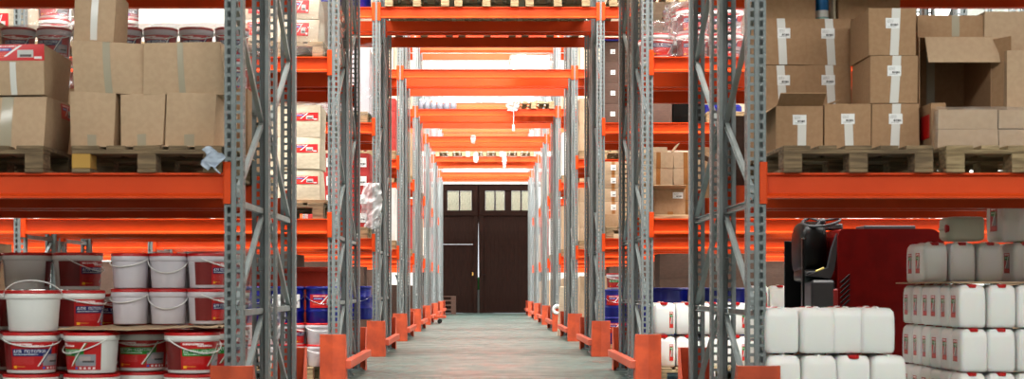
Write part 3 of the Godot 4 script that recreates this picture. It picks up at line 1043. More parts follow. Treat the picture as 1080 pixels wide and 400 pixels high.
	# flat cartons in film on the right pallet
	for i in 2:
		for j in 2:
			carton("flat kraft carton in film, %s layer, %s one, at right edge" % [["lower", "upper"][i], ["left", "right"][j]], Vector3(px(1024 + j * 64.5, 8.55), T + i * 0.106, -8.8), Vector3(0.326, 0.104, 0.4), {"mat": M.kraft, "group": "flat cartons wrapped in film", "bulge": 0.004})
	film("clear stretch film with bright glints round the four flat cartons", Vector3(px(1056, 8.55), T - 0.002, -8.8), Vector3(0.68, 0.225, 0.44), M.film, 0.008, [0, 1, 3, 4], 8)
	# dark carton in the rear frame, seen through the end frame
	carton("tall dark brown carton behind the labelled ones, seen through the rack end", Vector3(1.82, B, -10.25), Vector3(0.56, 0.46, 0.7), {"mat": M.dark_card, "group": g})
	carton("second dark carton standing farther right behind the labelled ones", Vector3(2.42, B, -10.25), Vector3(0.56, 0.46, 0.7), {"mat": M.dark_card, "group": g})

func goods_floor_left() -> void:
	var P := 0.226
	var b0 := 0.17
	var gA := "paint buckets of the left floor stack"
	pallet("wooden pallet on the floor under the left bucket stack", Vector3(-2.5, 0.0, -9.1), "old")
	pallet("wooden pallet on the floor under the right bucket stack, by the upright", Vector3(-1.68, 0.0, -9.1), "old")
	for q in [[-2.5, "left"], [-1.68, "right"]]:
		var s := st()
		bevel(s, Vector3.ZERO, Vector3(0.86 if q[0] < -2 else 0.76, 0.022, 1.25), 0.003)
		var o := part("cardboard_sheet", done(s), M.kraft, self, Vector3(q[0] - 0.02, 0.158, -9.1))
		meta(o, "brown cardboard sheet under the lowest buckets of the %s stack" % q[1], "sheet")
	var words := ["lowest", "second", "third", "fourth"]
	# front row of the left stack: x, print, turn
	var cols := [[-2.80, "blue", 0.2, "at the left edge"], [-2.466, "blue", 0.45, "left of the corner"], [-2.136, "green low", -0.75, "at the stack's right corner"]]
	for c in cols:
		for l in 2:
			bucket("white bucket with red print %s, front row, %s layer" % [c[3], words[l]], c[1], Vector3(c[0], b0 + l * P, -8.62), c[2] + (0.3 if l == 0 else 0.0), gA)
	bucket("plain white bucket with raised handle standing in front, third layer", "plain up", Vector3(-2.455, b0 + 2 * P, -8.62), 0.1, gA)
	bucket("white bucket cut by the left edge, third layer, handle raised", "plain up", Vector3(-2.80, b0 + 2 * P, -8.62), -0.3, gA)
	for c in 3:
		for l in 3:
			bucket("white bucket in the second row of the left stack, %s layer, %s from left" % [words[l], ORD[c]], "blue", Vector3(-2.93 + c * 0.315, b0 + l * P, -8.97), 1.1, gA)
			if l == 0: continue
		for l in 4:
			bucket("white bucket in the back row of left stack, %s layer, %s from left" % [words[l], ORD[c]], "blue low" if c == 2 else "blue", Vector3(-3.08 + c * 0.308, b0 + l * P, -9.6), 1.35 if c == 2 else PI, gA)
	# right stack
	var gB := "paint buckets of the right floor stack"
	for l in 2:
		bucket("white bucket with green print set back between the stacks, %s layer" % words[l], "green", Vector3(-1.915, b0 + l * P, -8.87), 0.1, gB)
		bucket("white bucket with green print at the front right, handle hanging, %s layer" % words[l], "green low", Vector3(-1.59, b0 + l * P, -8.62), 0.75, gB)
		bucket("white bucket with green print behind the upright, %s layer" % words[l], "green", Vector3(-1.55, b0 + l * P, -8.96), 0.5, gB)
	for r in 2:
		for l in 4:
			bucket("white bucket beside the wrapped stack end, %s layer, %s one" % [words[l], ["nearer", "farther"][r]], "blue", Vector3(-1.58, b0 + l * P, -9.33 - r * 0.33), 1.6, gB)
	var s := st()
	noise.seed = 5
	noise.frequency = 1.5
	var n := 14
	var f := func(u: float, v: float, top: float) -> Vector3:
		var q := Vector3(lerpf(-2.29, -1.43, u), b0 + 2 * P + 0.004 + top, lerpf(-8.5, -9.15, v))
		q.y += absf(noise.get_noise_2d(q.x * 3, q.z * 2)) * 0.02 - (0.012 * sin(u * 5.0) if v < 0.2 else 0.0) * 0.5 + 0.006
		return q
	for i in n:
		for j in n:
			var u0 := float(i) / n
			var u1 := float(i + 1) / n
			var v0 := float(j) / n
			var v1 := float(j + 1) / n
			quad(s, f.call(u0, v0, 0.006), f.call(u1, v0, 0.006), f.call(u1, v1, 0.006), f.call(u0, v1, 0.006), 0)
			quad(s, f.call(u0, v1, 0.0), f.call(u1, v1, 0.0), f.call(u1, v0, 0.0), f.call(u0, v0, 0.0), 0)
	for i in n: quad(s, f.call(float(i) / n, 0.0, 0.0), f.call(float(i + 1) / n, 0.0, 0.0), f.call(float(i + 1) / n, 0.0, 0.006), f.call(float(i) / n, 0.0, 0.006), 1)
	var o := part("cardboard_sheet", done(s), M.kraft, self)
	meta(o, "wavy brown cardboard sheet under the small white buckets on the left floor", "sheet")
	var bs := b0 + 2 * P + 0.03
	var gS := "small white buckets on the cardboard sheet"
	for r in 2:
		for l in 2:
			for c in 3:
				bucket("small white bucket with red lid, %s from left, %s layer, %s row" % [ORD[c], ["lower", "upper"][l], ["front", "back"][r]], "small blue" if c == 2 else "small low" if c == 1 else "small", Vector3(-2.016 + c * 0.217, bs + l * 0.203, -9.02 - r * 0.225), 1.5 if c == 2 else -0.3 + 0.4 * c, gS)
	drape("crumpled clear film lying over the lids of the small buckets", Vector3(-1.8, bs + 0.44, -9.1), 0.42, 0.05, M.film, 31)
	film("clear stretch film round the right floor stack beside the grey upright", Vector3(-1.60, 0.16, -9.45), Vector3(0.34, 0.94, 0.72), M.film, 0.012, [1, 3], 14)
	# farther stack in the rear frame
	for c in 4:
		for l in 3:
			bucket("red printed bucket far behind in shadow, %s from the tunnel, %s layer" % [ORD[c], words[l]], "blue", Vector3(-1.72 - c * 0.33, b0 + l * P - 0.026, -10.25), 0.4, "buckets in the rear frame, left floor")
	for q in [[-1.85, "by the tunnel"], [-2.66, "farther left"]]: pallet("wooden pallet under the shadowed rear buckets, %s" % q[1], Vector3(q[0], 0, -10.5), "old")
	drape("torn white film caught on the left rack end near the floor", Vector3(px(293, 10.95), 0.79, -10.98), 0.1, 0.29, M.milky, 33)

func goods_floor_right() -> void:
	var A := can_proto(0.186, 0.19, 0.248, "", M.can)
	var g := "plain white canisters piled beside the right upright"
	var layers := ["bottom", "middle", "top"]
	for l in 3:
		for c in 4:
			for r in 2:
				if r == 1 and l == 0: continue
				var xx: float = px([826, 863, 899.5, 936][c] if l < 2 else [825, 862, 894, 925][c], 8.44)
				can("plain white canister, %s in the %s layer, %s row, right of the grey upright" % [ORD[c], layers[l], ["front", "back"][r]], A, Vector3(xx, 0.003 + l * 0.254, -8.5 - r * 0.2 - (0.02 if l == 2 else 0.0) + (0.02 if c % 2 else 0.0)), 0.0 if l == 1 and c == 2 else PI, g)
	for c in 4: can("plain white canister, %s of the hidden bottom back row" % ORD[c], A, Vector3(px([826, 863, 899.5, 936][c], 8.44), 0.003, -8.7), 0.0, g)
	# labelled canisters on the right pallet
	var B := can_proto(0.158, 0.198, 0.245, "side", M.can)
	var gR := "white canisters with red labels in the right floor stack"
	pallet("wooden pallet on the floor under the labelled canisters", Vector3(3.03, 0, -9.37), "old")
	var names := ["lowest", "second", "third"]
	var y := 0.146
	var xl := 2.64 + 0.08
	for l in 3:
		for r in 6:
			can("labelled white canister in the left side of the stack, %s layer, %s from front" % [names[l], ORD[r]], B, Vector3(xl + rng.randf_range(-0.006, 0.006), y + l * 0.246, -8.87 - r * 0.2), rng.randf_range(-0.06, 0.06), gR)
		for c in range(1, 4):
			can("white canister in the front face of the stack, %s layer, %s from left corner" % [names[l], ORD[c - 1]], B, Vector3(xl + c * 0.162, y + l * 0.246, -8.87), rng.randf_range(-0.04, 0.04), gR)
			can("white canister in the back face of the stack, %s layer, %s from left corner" % [names[l], ORD[c - 1]], B, Vector3(xl + c * 0.162, y + l * 0.246, -9.87), rng.randf_range(-0.04, 0.04), gR)
	y += 3 * 0.246
	var s := st()
	bevel(s, Vector3.ZERO, Vector3(0.84, 0.008, 1.22), 0.002)
	var o := part("cardboard_sheet", done(s), M.kraft, self, Vector3(3.03, y + 0.004, -9.4))
	meta(o, "brown cardboard sheet between the upper layers of labelled canisters", "sheet")
	y += 0.009
	for c in 4:
		var cx: float = [xl, xl + 0.172, xl + 0.334, xl + 0.54][c]
		can("white canister on the cardboard sheet, %s from left in the front row" % ORD[c], B, Vector3(cx, y, -9.62), [0.05, -0.03, 0.06, 0.12][c], gR)
		if c == 0 or c == 3: can("white canister on the cardboard sheet, back row, %s end" % ["left", "", "", "right"][c], B, Vector3(cx + 0.01, y, -9.83), 0.02, gR)
	var old := can_proto(0.15, 0.2, 0.235, "", M.can_old)
	var lie := can("yellowed canister lying on its side on top of the stack", old, Vector3(px(1013, 9.62) + 0.118, y + 0.245 + 0.078, -9.62), 0.0, gR)
	lie.rotation = Vector3(0, 0, PI / 2)
	var big := can_proto(0.2, 0.24, 0.29, "side", M.can)
	can("tall white canister standing highest at the right edge of the stack", big, Vector3(px(1073, 9.5), y + 0.245, -9.65), 0.15, gR)
	# paint can with a blue label between the uprights
	var t := can("white canister with a red label standing low behind the right uprights", can_proto(0.16, 0.2, 0.3, "front", M.can), Vector3(px(741, 11.6) + 0.02, 0.0, -11.7), 0.0, "")
	t.set_meta("category", "canister")

func goods_truck() -> void:
	var z := -12.9
	var x0 := px(884, 12.5)
	var x1 := px(996, 12.5)
	var t := thing("forklift", "dark red warehouse truck with black seat and steering wheel behind the canisters", "forklift", Vector3(x0, 0, z))
	var w := x1 - x0
	var top := 1.325
	var poly := PackedVector2Array([Vector2(0, 0.12), Vector2(w, 0.12), Vector2(w, top - 0.16)])
	for i in 7:
		var a := PI / 2 * i / 6.0
		poly.append(Vector2(w - 0.12 + cos(a) * 0.12, top - 0.12 + sin(a) * 0.12))
	poly.append_array([Vector2(0.04, top), Vector2(0.015, top - 0.015), Vector2(0, top - 0.06)])
	var s := st()
	prism(s, poly, -0.4, 0.4)
	part("body", done(s), M.truck, t)
	s = st()
	for i in 6: bevel(s, Vector3(0.055, 0.73 + i * 0.04, 0.402), Vector3(0.1, 0.012, 0.01), 0.002, Basis(Vector3.BACK, 0.75))
	part("louvre", done(s), M.black, t)
	s = st()
	bevel(s, Vector3(-0.02, 0.5, 0.38), Vector3(0.045, 0.7, 0.05), 0.01)  # lighter red strip along the left edge of the body
	part("lighter_edge", done(s), mat(Color(0.48, 0.05, 0.04), 0.5), t)
	s = st()
	bevel(s, Vector3(-0.115, 0.5, 0.2), Vector3(0.19, 0.84, 0.4), 0.02)
	part("battery_box", done(s), M.grey, t)
	# seat: lofted back and cushion
	s = st()
	blob(s, Vector3(-0.145, 1.17, -0.02), Vector3(0.24, 0.46, 0.5), 0.55)
	part("seat_back", done(s), M.black, t)
	s = st()
	blob(s, Vector3(-0.14, 0.955, 0.08), Vector3(0.25, 0.11, 0.5), 0.5)
	part("seat_cushion", done(s), M.black, t)
	s = st()
	var arm := PackedVector2Array([Vector2(-0.24, 0.955), Vector2(-0.05, 0.93), Vector2(-0.02, 1.0), Vector2(0.0, 1.13), Vector2(0.03, 1.28), Vector2(0.0, 1.29), Vector2(-0.045, 1.15), Vector2(-0.07, 1.02), Vector2(-0.12, 1.0)])
	prism(s, arm, 0.3, 0.36)
	part("armrest", done(s), M.grey, t)
	s = st()
	bevel(s, Vector3(-0.13, 1.0, 0.33), Vector3(0.07, 0.02, 0.03), 0.004, Basis(Vector3.BACK, 0.4))
	part("lever", done(s), mat(Color(0.85, 0.75, 0.35), 0.4), t)
	s = st()
	bevel(s, Vector3(-0.275, 0.65, 0.38), Vector3(0.018, 1.2, 0.06), 0.004)
	bevel(s, Vector3(-0.13, 0.65, -0.36), Vector3(0.3, 1.2, 0.03), 0.004)  # black sheet behind the seat, standing in for the dark void
	part("side_plate_and_void", done(s), M.black, t)
	s = st()
	var ring := []
	for i in 24: ring.append(Vector3(cos(TAU * i / 24) * 0.15, 0, sin(TAU * i / 24) * 0.15))
	tube(s, ring, 0.012, 8, true)
	for i in 3: tube(s, [Vector3.ZERO, Vector3(cos(TAU * i / 3) * 0.15, 0, sin(TAU * i / 3) * 0.15)], 0.009, 6, false, 4)
	lathe(s, [Vector2(0, -0.02), Vector2(0.035, -0.02), Vector2(0.035, 0.01), Vector2(0, 0.02)], 14)
	part("steering_wheel", done(s), M.grey, t, Vector3(-0.07, 1.4, 0.1), Vector3(0.3, 0, 0.15))
	s = st()
	tube(s, [Vector3(-0.06, 1.2, 0.1), Vector3(-0.07, 1.4, 0.1)], 0.025, 10)
	part("steering_column", done(s), M.black, t)
	s = st()
	bevel(s, Vector3(0.5, top + 0.02, -0.1), Vector3(0.42, 0.04, 0.3), 0.008)
	bevel(s, Vector3(0.06, top + 0.03, -0.05), Vector3(0.12, 0.05, 0.2), 0.01)
	part("dashboard", done(s), M.grey, t)
	for q in [[0.12, 0.28], [w - 0.18, 0.28], [0.12, -0.28], [w - 0.18, -0.28]]:
		var wh := part("wheel", lathe_mesh([Vector2(0, -0.05), Vector2(0.1, -0.05), Vector2(0.115, -0.035), Vector2(0.115, 0.035), Vector2(0.1, 0.05), Vector2(0, 0.05)], 24), M.rubber, t, Vector3(q[0], 0.115, q[1]), Vector3(PI / 2, 0, 0))
		wh.set_meta("label", "black rubber wheel")

func goods_second_row() -> void:
	var k := 2
	var zf := front_of(k)
	var zs := -zf
	var B: float = LEVELS[0]
	var T := B + 0.144
	# left, first level
	var g := "printed cartons on the second row, left"
	var xs := [px(314, zs), px(267, zs)]
	pallet("wooden pallet under printed cartons on the second rack row, left, lower beam", Vector3(px(294, zs), B, zf - 0.6), "old")
	var s := st()
	for c in 2:
		for l in 3:
			carton("kraft carton with a red print, %s of three, %s column, second rack row left" % [["lowest", "middle", "highest"][l], ["right", "left"][c]], Vector3(xs[c], T + 0.03 + l * 0.283, zf - 0.28), Vector3(0.385, 0.28, 0.5), {"mat": M.pale_card, "group": g, "bulge": 0.016, "jit": 0.012, "ship": Vector4(0.28, 0.28, 0.62, 0.26), "ship_mat": M.red_print})
	s = st()
	for i in 4: bevel(s, Vector3(rng.randf_range(-0.01, 0.01), 0.004 + i * 0.0075, 0), Vector3(0.84, 0.006, 0.95), 0.001)
	var o := part("cardboard_sheets", done(s), M.card, self, Vector3(px(294, zs), T, zf - 0.5))
	meta(o, "stack of brown cardboard sheets under the printed cartons, second row left", "sheet")
	film("clear stretch film hanging loose round the printed cartons, second row left", Vector3(px(294, zs) + 0.03, T, zf - 0.5), Vector3(0.86, 0.9, 0.98), M.film, 0.03, [1, 4], 21)
	for i in 2:
		pallet("wooden pallet on second row left lower beam, %s from the tunnel" % ORD[i + 1], Vector3(px(294, zs) - 0.87 * (i + 1), B, zf - 0.6))
		carton("big plain carton block on the second row left lower beam, %s from tunnel" % ORD[i + 1], Vector3(px(294, zs) - 0.87 * (i + 1), T, zf - 0.55), Vector3(0.8, 0.8, 1.0), {"mat": M.kraft, "group": g})
	# left, second level
	B = LEVELS[1]
	T = B + 0.144
	pallet("pale wooden pallet under bright cartons, second row left, upper beam by tunnel", Vector3(px(294, zs), B, zf - 0.6))
	for c in 2:
		for l in 2:
			carton("cream carton with red print on the upper beam, %s, %s column, second row left" % [["lower", "higher"][l], ["right", "left"][c]], Vector3(xs[c] - 0.01, T + 0.01 + l * 0.2, zf - 0.28), Vector3(0.38, 0.195, 0.5), {"mat": M.pale_card, "group": g, "bulge": 0.02, "jit": 0.015, "ship": Vector4(0.15, 0.1, 0.4, 0.6), "ship_mat": M.red_print})
	film("clear stretch film round the cream cartons, second row left upper beam", Vector3(px(294, zs) + 0.04, B + 0.02, zf - 0.5), Vector3(0.9, 0.55, 1.0), M.film, 0.03, [1, 3], 22)
	pallet("wooden pallet under the white covered load, second row left upper beam", Vector3(px(192, zs), B, zf - 0.6))
	carton("white covered load above the left shelf buckets, second row upper beam", Vector3(px(192, zs), T, zf - 0.5), Vector3(0.8, 0.5, 1.0), {"mat": M.white, "bulge": 0.02, "jit": 0.02, "name": "unseen_load", "cat": "load"})
	pallet("wooden pallet under red and white cans, second row left upper beam", Vector3(px(95, zs), B, zf - 0.6))
	for c in 4:
		for l in 2:
			bucket("red printed bucket high on the second row, %s from left, %s layer" % [ORD[c], ["lower", "upper"][l]], "green", Vector3(px(57 + c * 37, zs + 0.2), T + l * 0.226, zf - 0.2), 0.2, "buckets high on the second row, left")
	film("clear stretch film round the high red buckets, second row left", Vector3(px(95, zs), T, zf - 0.2), Vector3(1.3, 0.48, 0.36), M.film, 0.02, [1, 3, 4], 23)
	pallet("wooden pallet under a cream carton, second row far left upper beam", Vector3(px(-6, zs), B, zf - 0.6))
	carton("cream carton with red print at the far left, second row upper beam", Vector3(px(2, zs), T, zf - 0.4), Vector3(0.6, 0.4, 0.7), {"mat": M.pale_card, "group": g, "ship": Vector4(-0.1, -0.2, 0.25, 0.5), "ship_mat": M.red_print})
	# left, floor
	pallet("wooden pallet on the floor under small buckets and blue pails, second row left", Vector3(-1.92, 0, zf - 0.55))
	for c in 4:
		for l in 2:
			bucket("small white bucket with red lid below the blue pails, %s from tunnel, %s layer" % [ORD[c], ["lower", "upper"][l]], "small blue" if c % 2 else "small", Vector3(-1.5 - c * 0.222, 0.146 + l * 0.194, zf - 0.16), 0.3 + c, "small buckets below the blue pails")
			bucket("small white bucket in the back row below the blue pails, %s from tunnel, %s layer" % [ORD[c], ["lower", "upper"][l]], "small", Vector3(-1.5 - c * 0.222, 0.146 + l * 0.194, zf - 0.385), 0.3 + c, "small buckets below the blue pails")
	for c in 3:
		drum("blue pail on the small buckets, %s from the tunnel, second row left" % ORD[c], 0.155, 0.335, ["red", "label", "plain"][c], Vector3(-1.465 - c * 0.325, 0.537, zf - 0.27), [0.2, 0.0, 0.0][c], "blue pails on the second row, left")
	# big red bin in the rear frame
	var t := thing("storage_bin", "large orange red bin with a rim behind the blue pails", "bin", Vector3(-2.5, 0, -15.95))
	s = st()
	bevel(s, Vector3(0, 0.55, 0.5), Vector3(2.0, 0.96, 0.03), 0.005)
	bevel(s, Vector3(0, 0.55, -0.5), Vector3(2.0, 0.96, 0.03), 0.005)
	for sx in [-1.0, 1.0]: bevel(s, Vector3(sx * 1.0, 0.55, 0), Vector3(0.03, 0.96, 1.03), 0.005)
	bevel(s, Vector3(0, 0.09, 0), Vector3(2.0, 0.03, 1.0), 0.005)
	part("body", done(s), M.bin, t)
	s = st()
	for sz in [-1.0, 1.0]: bevel(s, Vector3(0, 1.035, sz * 0.51), Vector3(2.08, 0.05, 0.06), 0.01)
	for sx in [-1.0, 1.0]: bevel(s, Vector3(sx * 1.01, 1.035, 0), Vector3(0.06, 0.05, 1.0), 0.01)
	part("rim", done(s), M.bin, t)
	for q in [[-0.8, 0.4], [0.8, 0.4], [-0.8, -0.4], [0.8, -0.4]]: part("leg", bevel_mesh(Vector3(0.1, 0.08, 0.1), 0.005), M.grey, t, Vector3(q[0], 0.04, q[1]))
	# right, first level
	B = LEVELS[0]
	g = "cartons on the second row, right"
	s = st()
	bevel(s, Vector3.ZERO, Vector3(1.3, 0.036, 1.1), 0.004)
	o = part("wood_board", done(s), M.wood, self, Vector3(2.14, B + 0.018, zf - 0.53))
	meta(o, "pale wooden board on the orange beam under the cartons, second row right", "board")
	T = B + 0.037
	carton("brown carton with lifted front flap and label at tunnel end, second row right", Vector3(1.66, T, zf - 0.18), Vector3(0.3, 0.235, 0.3), {"group": g, "open_top": true, "flaps": [["z", 1.0, 15.0, 0.1], ["x", -1.0, 40.0, 0.08]], "ship": Vector4(0.55, 0.5, 0.3, 0.24), "tape": M.brown_tape, "tape_v1": -0.75, "tape_u": 0.1})
	for c in 4:
		for l in 4:
			var last := l == 3
			var o2 := {"group": g, "mat": M.kraft if c < 2 else M.card, "bulge": 0.004, "tape": M.brown_tape, "tape_u": -0.1, "tape_w": 0.02}
			if last and c != 1: o2.merge({"open_top": true, "flaps": [["x", 1.0, 55.0, 0.11], ["z", -1.0, 60.0, 0.1]]})
			carton("small brown carton with brown tape, %s column from tunnel, %s in height, second row right" % [ORD[c], ["lowest", "second", "third", "top"][l]], Vector3(1.62 + c * 0.252, T + l * 0.149, zf - 0.58), Vector3(0.248, 0.147, 0.38), o2)
	carton("open dark carton with a raised flap in front, second row right", Vector3(2.24, T, zf - 0.2), Vector3(0.34, 0.5, 0.3), {"group": g, "mat": M.dark_card, "open_top": true, "flaps": [["x", -1.0, 25.0, 0.14]]})
	# right, second level
	B = LEVELS[1]
	for c in 3:
		for l in 2:
			for r in 2:
				if l == 1 and c == 0: continue
				bucket("red bucket in film, second row right upper beam, %s from tunnel, %s layer, %s row" % [ORD[c], ["lower", "upper"][l], ["front", "back"][r]], ["blue", "green"][r], Vector3(1.58 + c * 0.31, B + 0.002 + l * 0.226, zf - 0.16 - r * 0.32), 0.5 - c * 0.3, "wrapped buckets on the second row, right")
	film("white stretch film sloping over red buckets on the second row right upper beam", Vector3(1.97, B + 0.002, zf - 0.34), Vector3(0.94, 0.32, 0.64), M.film, 0.04, [0, 1, 3, 4], 25)
	film("second bunch of stretch film over the higher buckets, second row right", Vector3(2.05, B + 0.15, zf - 0.32), Vector3(0.7, 0.33, 0.68), M.film, 0.06, [0, 1, 3, 4], 26)
	drum("blue pail with white label beside the film wrapped buckets, second row right", 0.15, 0.25, "label", Vector3(2.56, B, zf - 0.2), 0.0, "")
	# right, floor
	pallet("wooden pallet under greenish canisters on the floor, second row right", Vector3(1.93, 0, zf - 0.5))
	pallet("second wooden pallet under white canisters, second row right", Vector3(2.76, 0, zf - 0.5))
	var C := can_proto(0.212, 0.24, 0.292, "front", M.can)
	for c in 4:
		for l in 2:
			for r in 2:
				can("red capped canister, second row right floor, %s from tunnel, %s layer, %s row" % [ORD[c], ["lower", "upper"][l], ["front", "back"][r]], C, Vector3(1.62 + c * 0.217, 0.146 + l * 0.294, zf - 0.14 - r * 0.26), 0.0, "red capped canisters on the second row, right")
	var D := can_proto(0.19, 0.2, 0.245, "front", M.can)
	for c in 4:
		for l in 3:
			can("white canister on the second pallet, second row right, %s from left, %s layer" % [ORD[c], ["lowest", "middle", "top"][l]], D, Vector3(2.5 + c * 0.195, 0.146 + l * 0.247, zf - 0.3), 0.0, "white canisters behind the red truck")
	film("clear stretch film bunched on the white canisters left of the red truck", Vector3(2.78, 0.3, zf - 0.3), Vector3(0.84, 0.36, 0.3), M.film, 0.03, [3], 27)
	for c in 3: drum("big blue drum behind the red capped canisters, %s from the tunnel" % ORD[c], 0.29, 0.86, "plain", Vector3(1.78 + c * 0.61, 0, -16.0), 0.0, "big blue drums on the second row, right")

func goods_third_row() -> void:
	var zf := front_of(3)
	var zs := -zf
	var B: float = LEVELS[0]
	var T := B + 0.144
	var g := "goods on the third row"
	# left
	pallet("wooden pallet under red cartons, third row left, lower beam", Vector3(-1.85, B, zf - 0.6))
	for c in 2:
		for l in 4:
			carton("red carton with pale print on third row left, %s column, %s in height" % [["right", "left"][c], ["lowest", "second", "third", "top"][l]], Vector3(-1.62 - c * 0.39, T + l * 0.232, zf - 0.3), Vector3(0.38, 0.23, 0.5), {"mat": mat(Color(0.68, 0.16, 0.15), 0.6), "group": "red cartons on the third row, left", "ship": Vector4(0.5, 0.0, 0.3, 0.5)})
	drape("large torn sheet of clear plastic hanging beside third row left upright", Vector3(px(392, 19.64), py(193, 19.64), -19.64), 0.26, 0.58, M.milky, 41)
	pallet("wooden pallet under grey wrapped load, third row left, upper beam", Vector3(-1.85, LEVELS[1], zf - 0.6))
	carton("tall grey white wrapped load, third row left, upper beam", Vector3(-1.83, LEVELS[1] + 0.144, zf - 0.5), Vector3(0.78, 0.8, 0.9), {"mat": M.lilac, "bulge": 0.03, "jit": 0.03, "name": "wrapped_load", "cat": "load"})
	film("wrinkled clear film over the grey load, third row left", Vector3(-1.83, LEVELS[1] + 0.1, zf - 0.5), Vector3(0.86, 0.9, 1.0), M.film, 0.04, [1, 3], 42)
	for c in 2: drum("blue drum on a low crate of the third row left, %s from tunnel" % ORD[c], 0.2, 0.42, "plain", Vector3(-1.62 - c * 0.43, 0.46, zf - 0.25), 0.0, "blue drums on the third row, left")
	carton("low brown crate under the blue drums, third row left", Vector3(-1.97, 0.0, zf - 0.45), Vector3(1.1, 0.455, 0.8), {"mat": M.dark_card})
	# right
	pallet("wooden pallet under low cartons, third row right, lower beam", Vector3(1.93, B, zf - 0.6))
	carton("low wide carton at pallet front, third row right", Vector3(1.7, T, zf - 0.12), Vector3(0.36, 0.16, 0.2), {"group": g})
	for c in 3:
		for l in 5:
			carton("flat carton with white label, third row right, %s column, %s in height" % [ORD[c], ["lowest", "second", "third", "fourth", "top"][l]], Vector3(1.63 + c * 0.275, T + l * 0.168, zf - 0.45), Vector3(0.27, 0.166, 0.4), {"group": g, "mat": M.kraft, "tape": M.brown_tape, "tape_u": 0.1, "tape_w": 0.02, "ship": Vector4(0.1, 0.1, 0.25, 0.42)})
	for c in 2:
		for l in 4:
			carton("large dark brown carton, third row right upper beam, %s column, %s in height" % [["left", "right"][c], ["lowest", "second", "third", "top"][l]], Vector3(1.72 + c * 0.44, LEVELS[1] + l * 0.262, zf - 0.4), Vector3(0.43, 0.26, 0.5), {"group": g, "mat": M.dark_card, "ship": Vector4(-0.42, 0.0, 0.14, 0.22)})
	var s := st()
	bevel(s, Vector3.ZERO, Vector3(0.9, 0.02, 0.55), 0.004)
	var o := part("plastic_sheet", done(s), M.blue, self, Vector3(1.94, LEVELS[1] + 1.06, zf - 0.4))
	meta(o, "blue plastic sheet on the large dark cartons, third row right", "sheet")
	carton("dark crate behind wooden pieces, third row right upper beam", Vector3(2.58, LEVELS[1], zf - 0.5), Vector3(0.36, 0.34, 0.5), {"mat": M.black, "name": "crate", "cat": "crate"})
	s = st()
	bevel(s, Vector3(0, 0.14, 0), Vector3(0.5, 0.28, 0.4), 0.03)
	o = part("blue_crate", done(s), M.blue, self, Vector3(3.05, LEVELS[1], zf - 0.6))
	meta(o, "bright blue plastic crate on the third row right upper beam", "crate")
	pallet("tilted broken pallet resting by the blue crate, third row right upper beam", Vector3(3.2, LEVELS[1], zf - 0.1 - 0.5), "new")
	pallet("wooden pallet under the blue pails, third row right floor", Vector3(1.93, 0, zf - 0.6))
	for l in 2:
		for c in 2:
			drum("blue pail with red band, third row right, %s, %s column" % [["lower", "upper"][l], ["left", "right"][c]], 0.15, 0.345, "red", Vector3(1.66 + c * 0.32, 0.146 + l * 0.347, zf - 0.22), 0.1, "blue pails on the third row, right")
	bucket("small bucket standing on the upper left blue pail, third row right", "small green", Vector3(1.66, 0.84, zf - 0.22), 0.1, "blue pails on the third row, right")
	for c in 3:
		for l in 4:
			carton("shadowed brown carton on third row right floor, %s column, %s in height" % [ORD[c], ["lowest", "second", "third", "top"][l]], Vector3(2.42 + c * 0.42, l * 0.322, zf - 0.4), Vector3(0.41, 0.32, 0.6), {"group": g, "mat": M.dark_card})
	# large cartons beyond view on both sides, placed to darken gaps below the beams
	for k in [3, 4, 5, 6]:
		for sx in [-1.0, 1.0]:
			for c in 5:
				if k == 3 and (sx > 0 or c > 1): continue
				var x: float = (XL if sx < 0 else XR) + sx * [1.41, 2.26, 3.31, 4.14, 4.97][c]
				carton("unseen large carton darkening the bays, %s row %s, %s from the tunnel" % [ORD[k - 1], "left" if sx < 0 else "right", ORD[c]], Vector3(x, 0, front_of(k) - 0.55), Vector3(0.78, 1.28, 0.9), {"group": "unseen large cartons darkening the bays", "mat": M.dark_card})

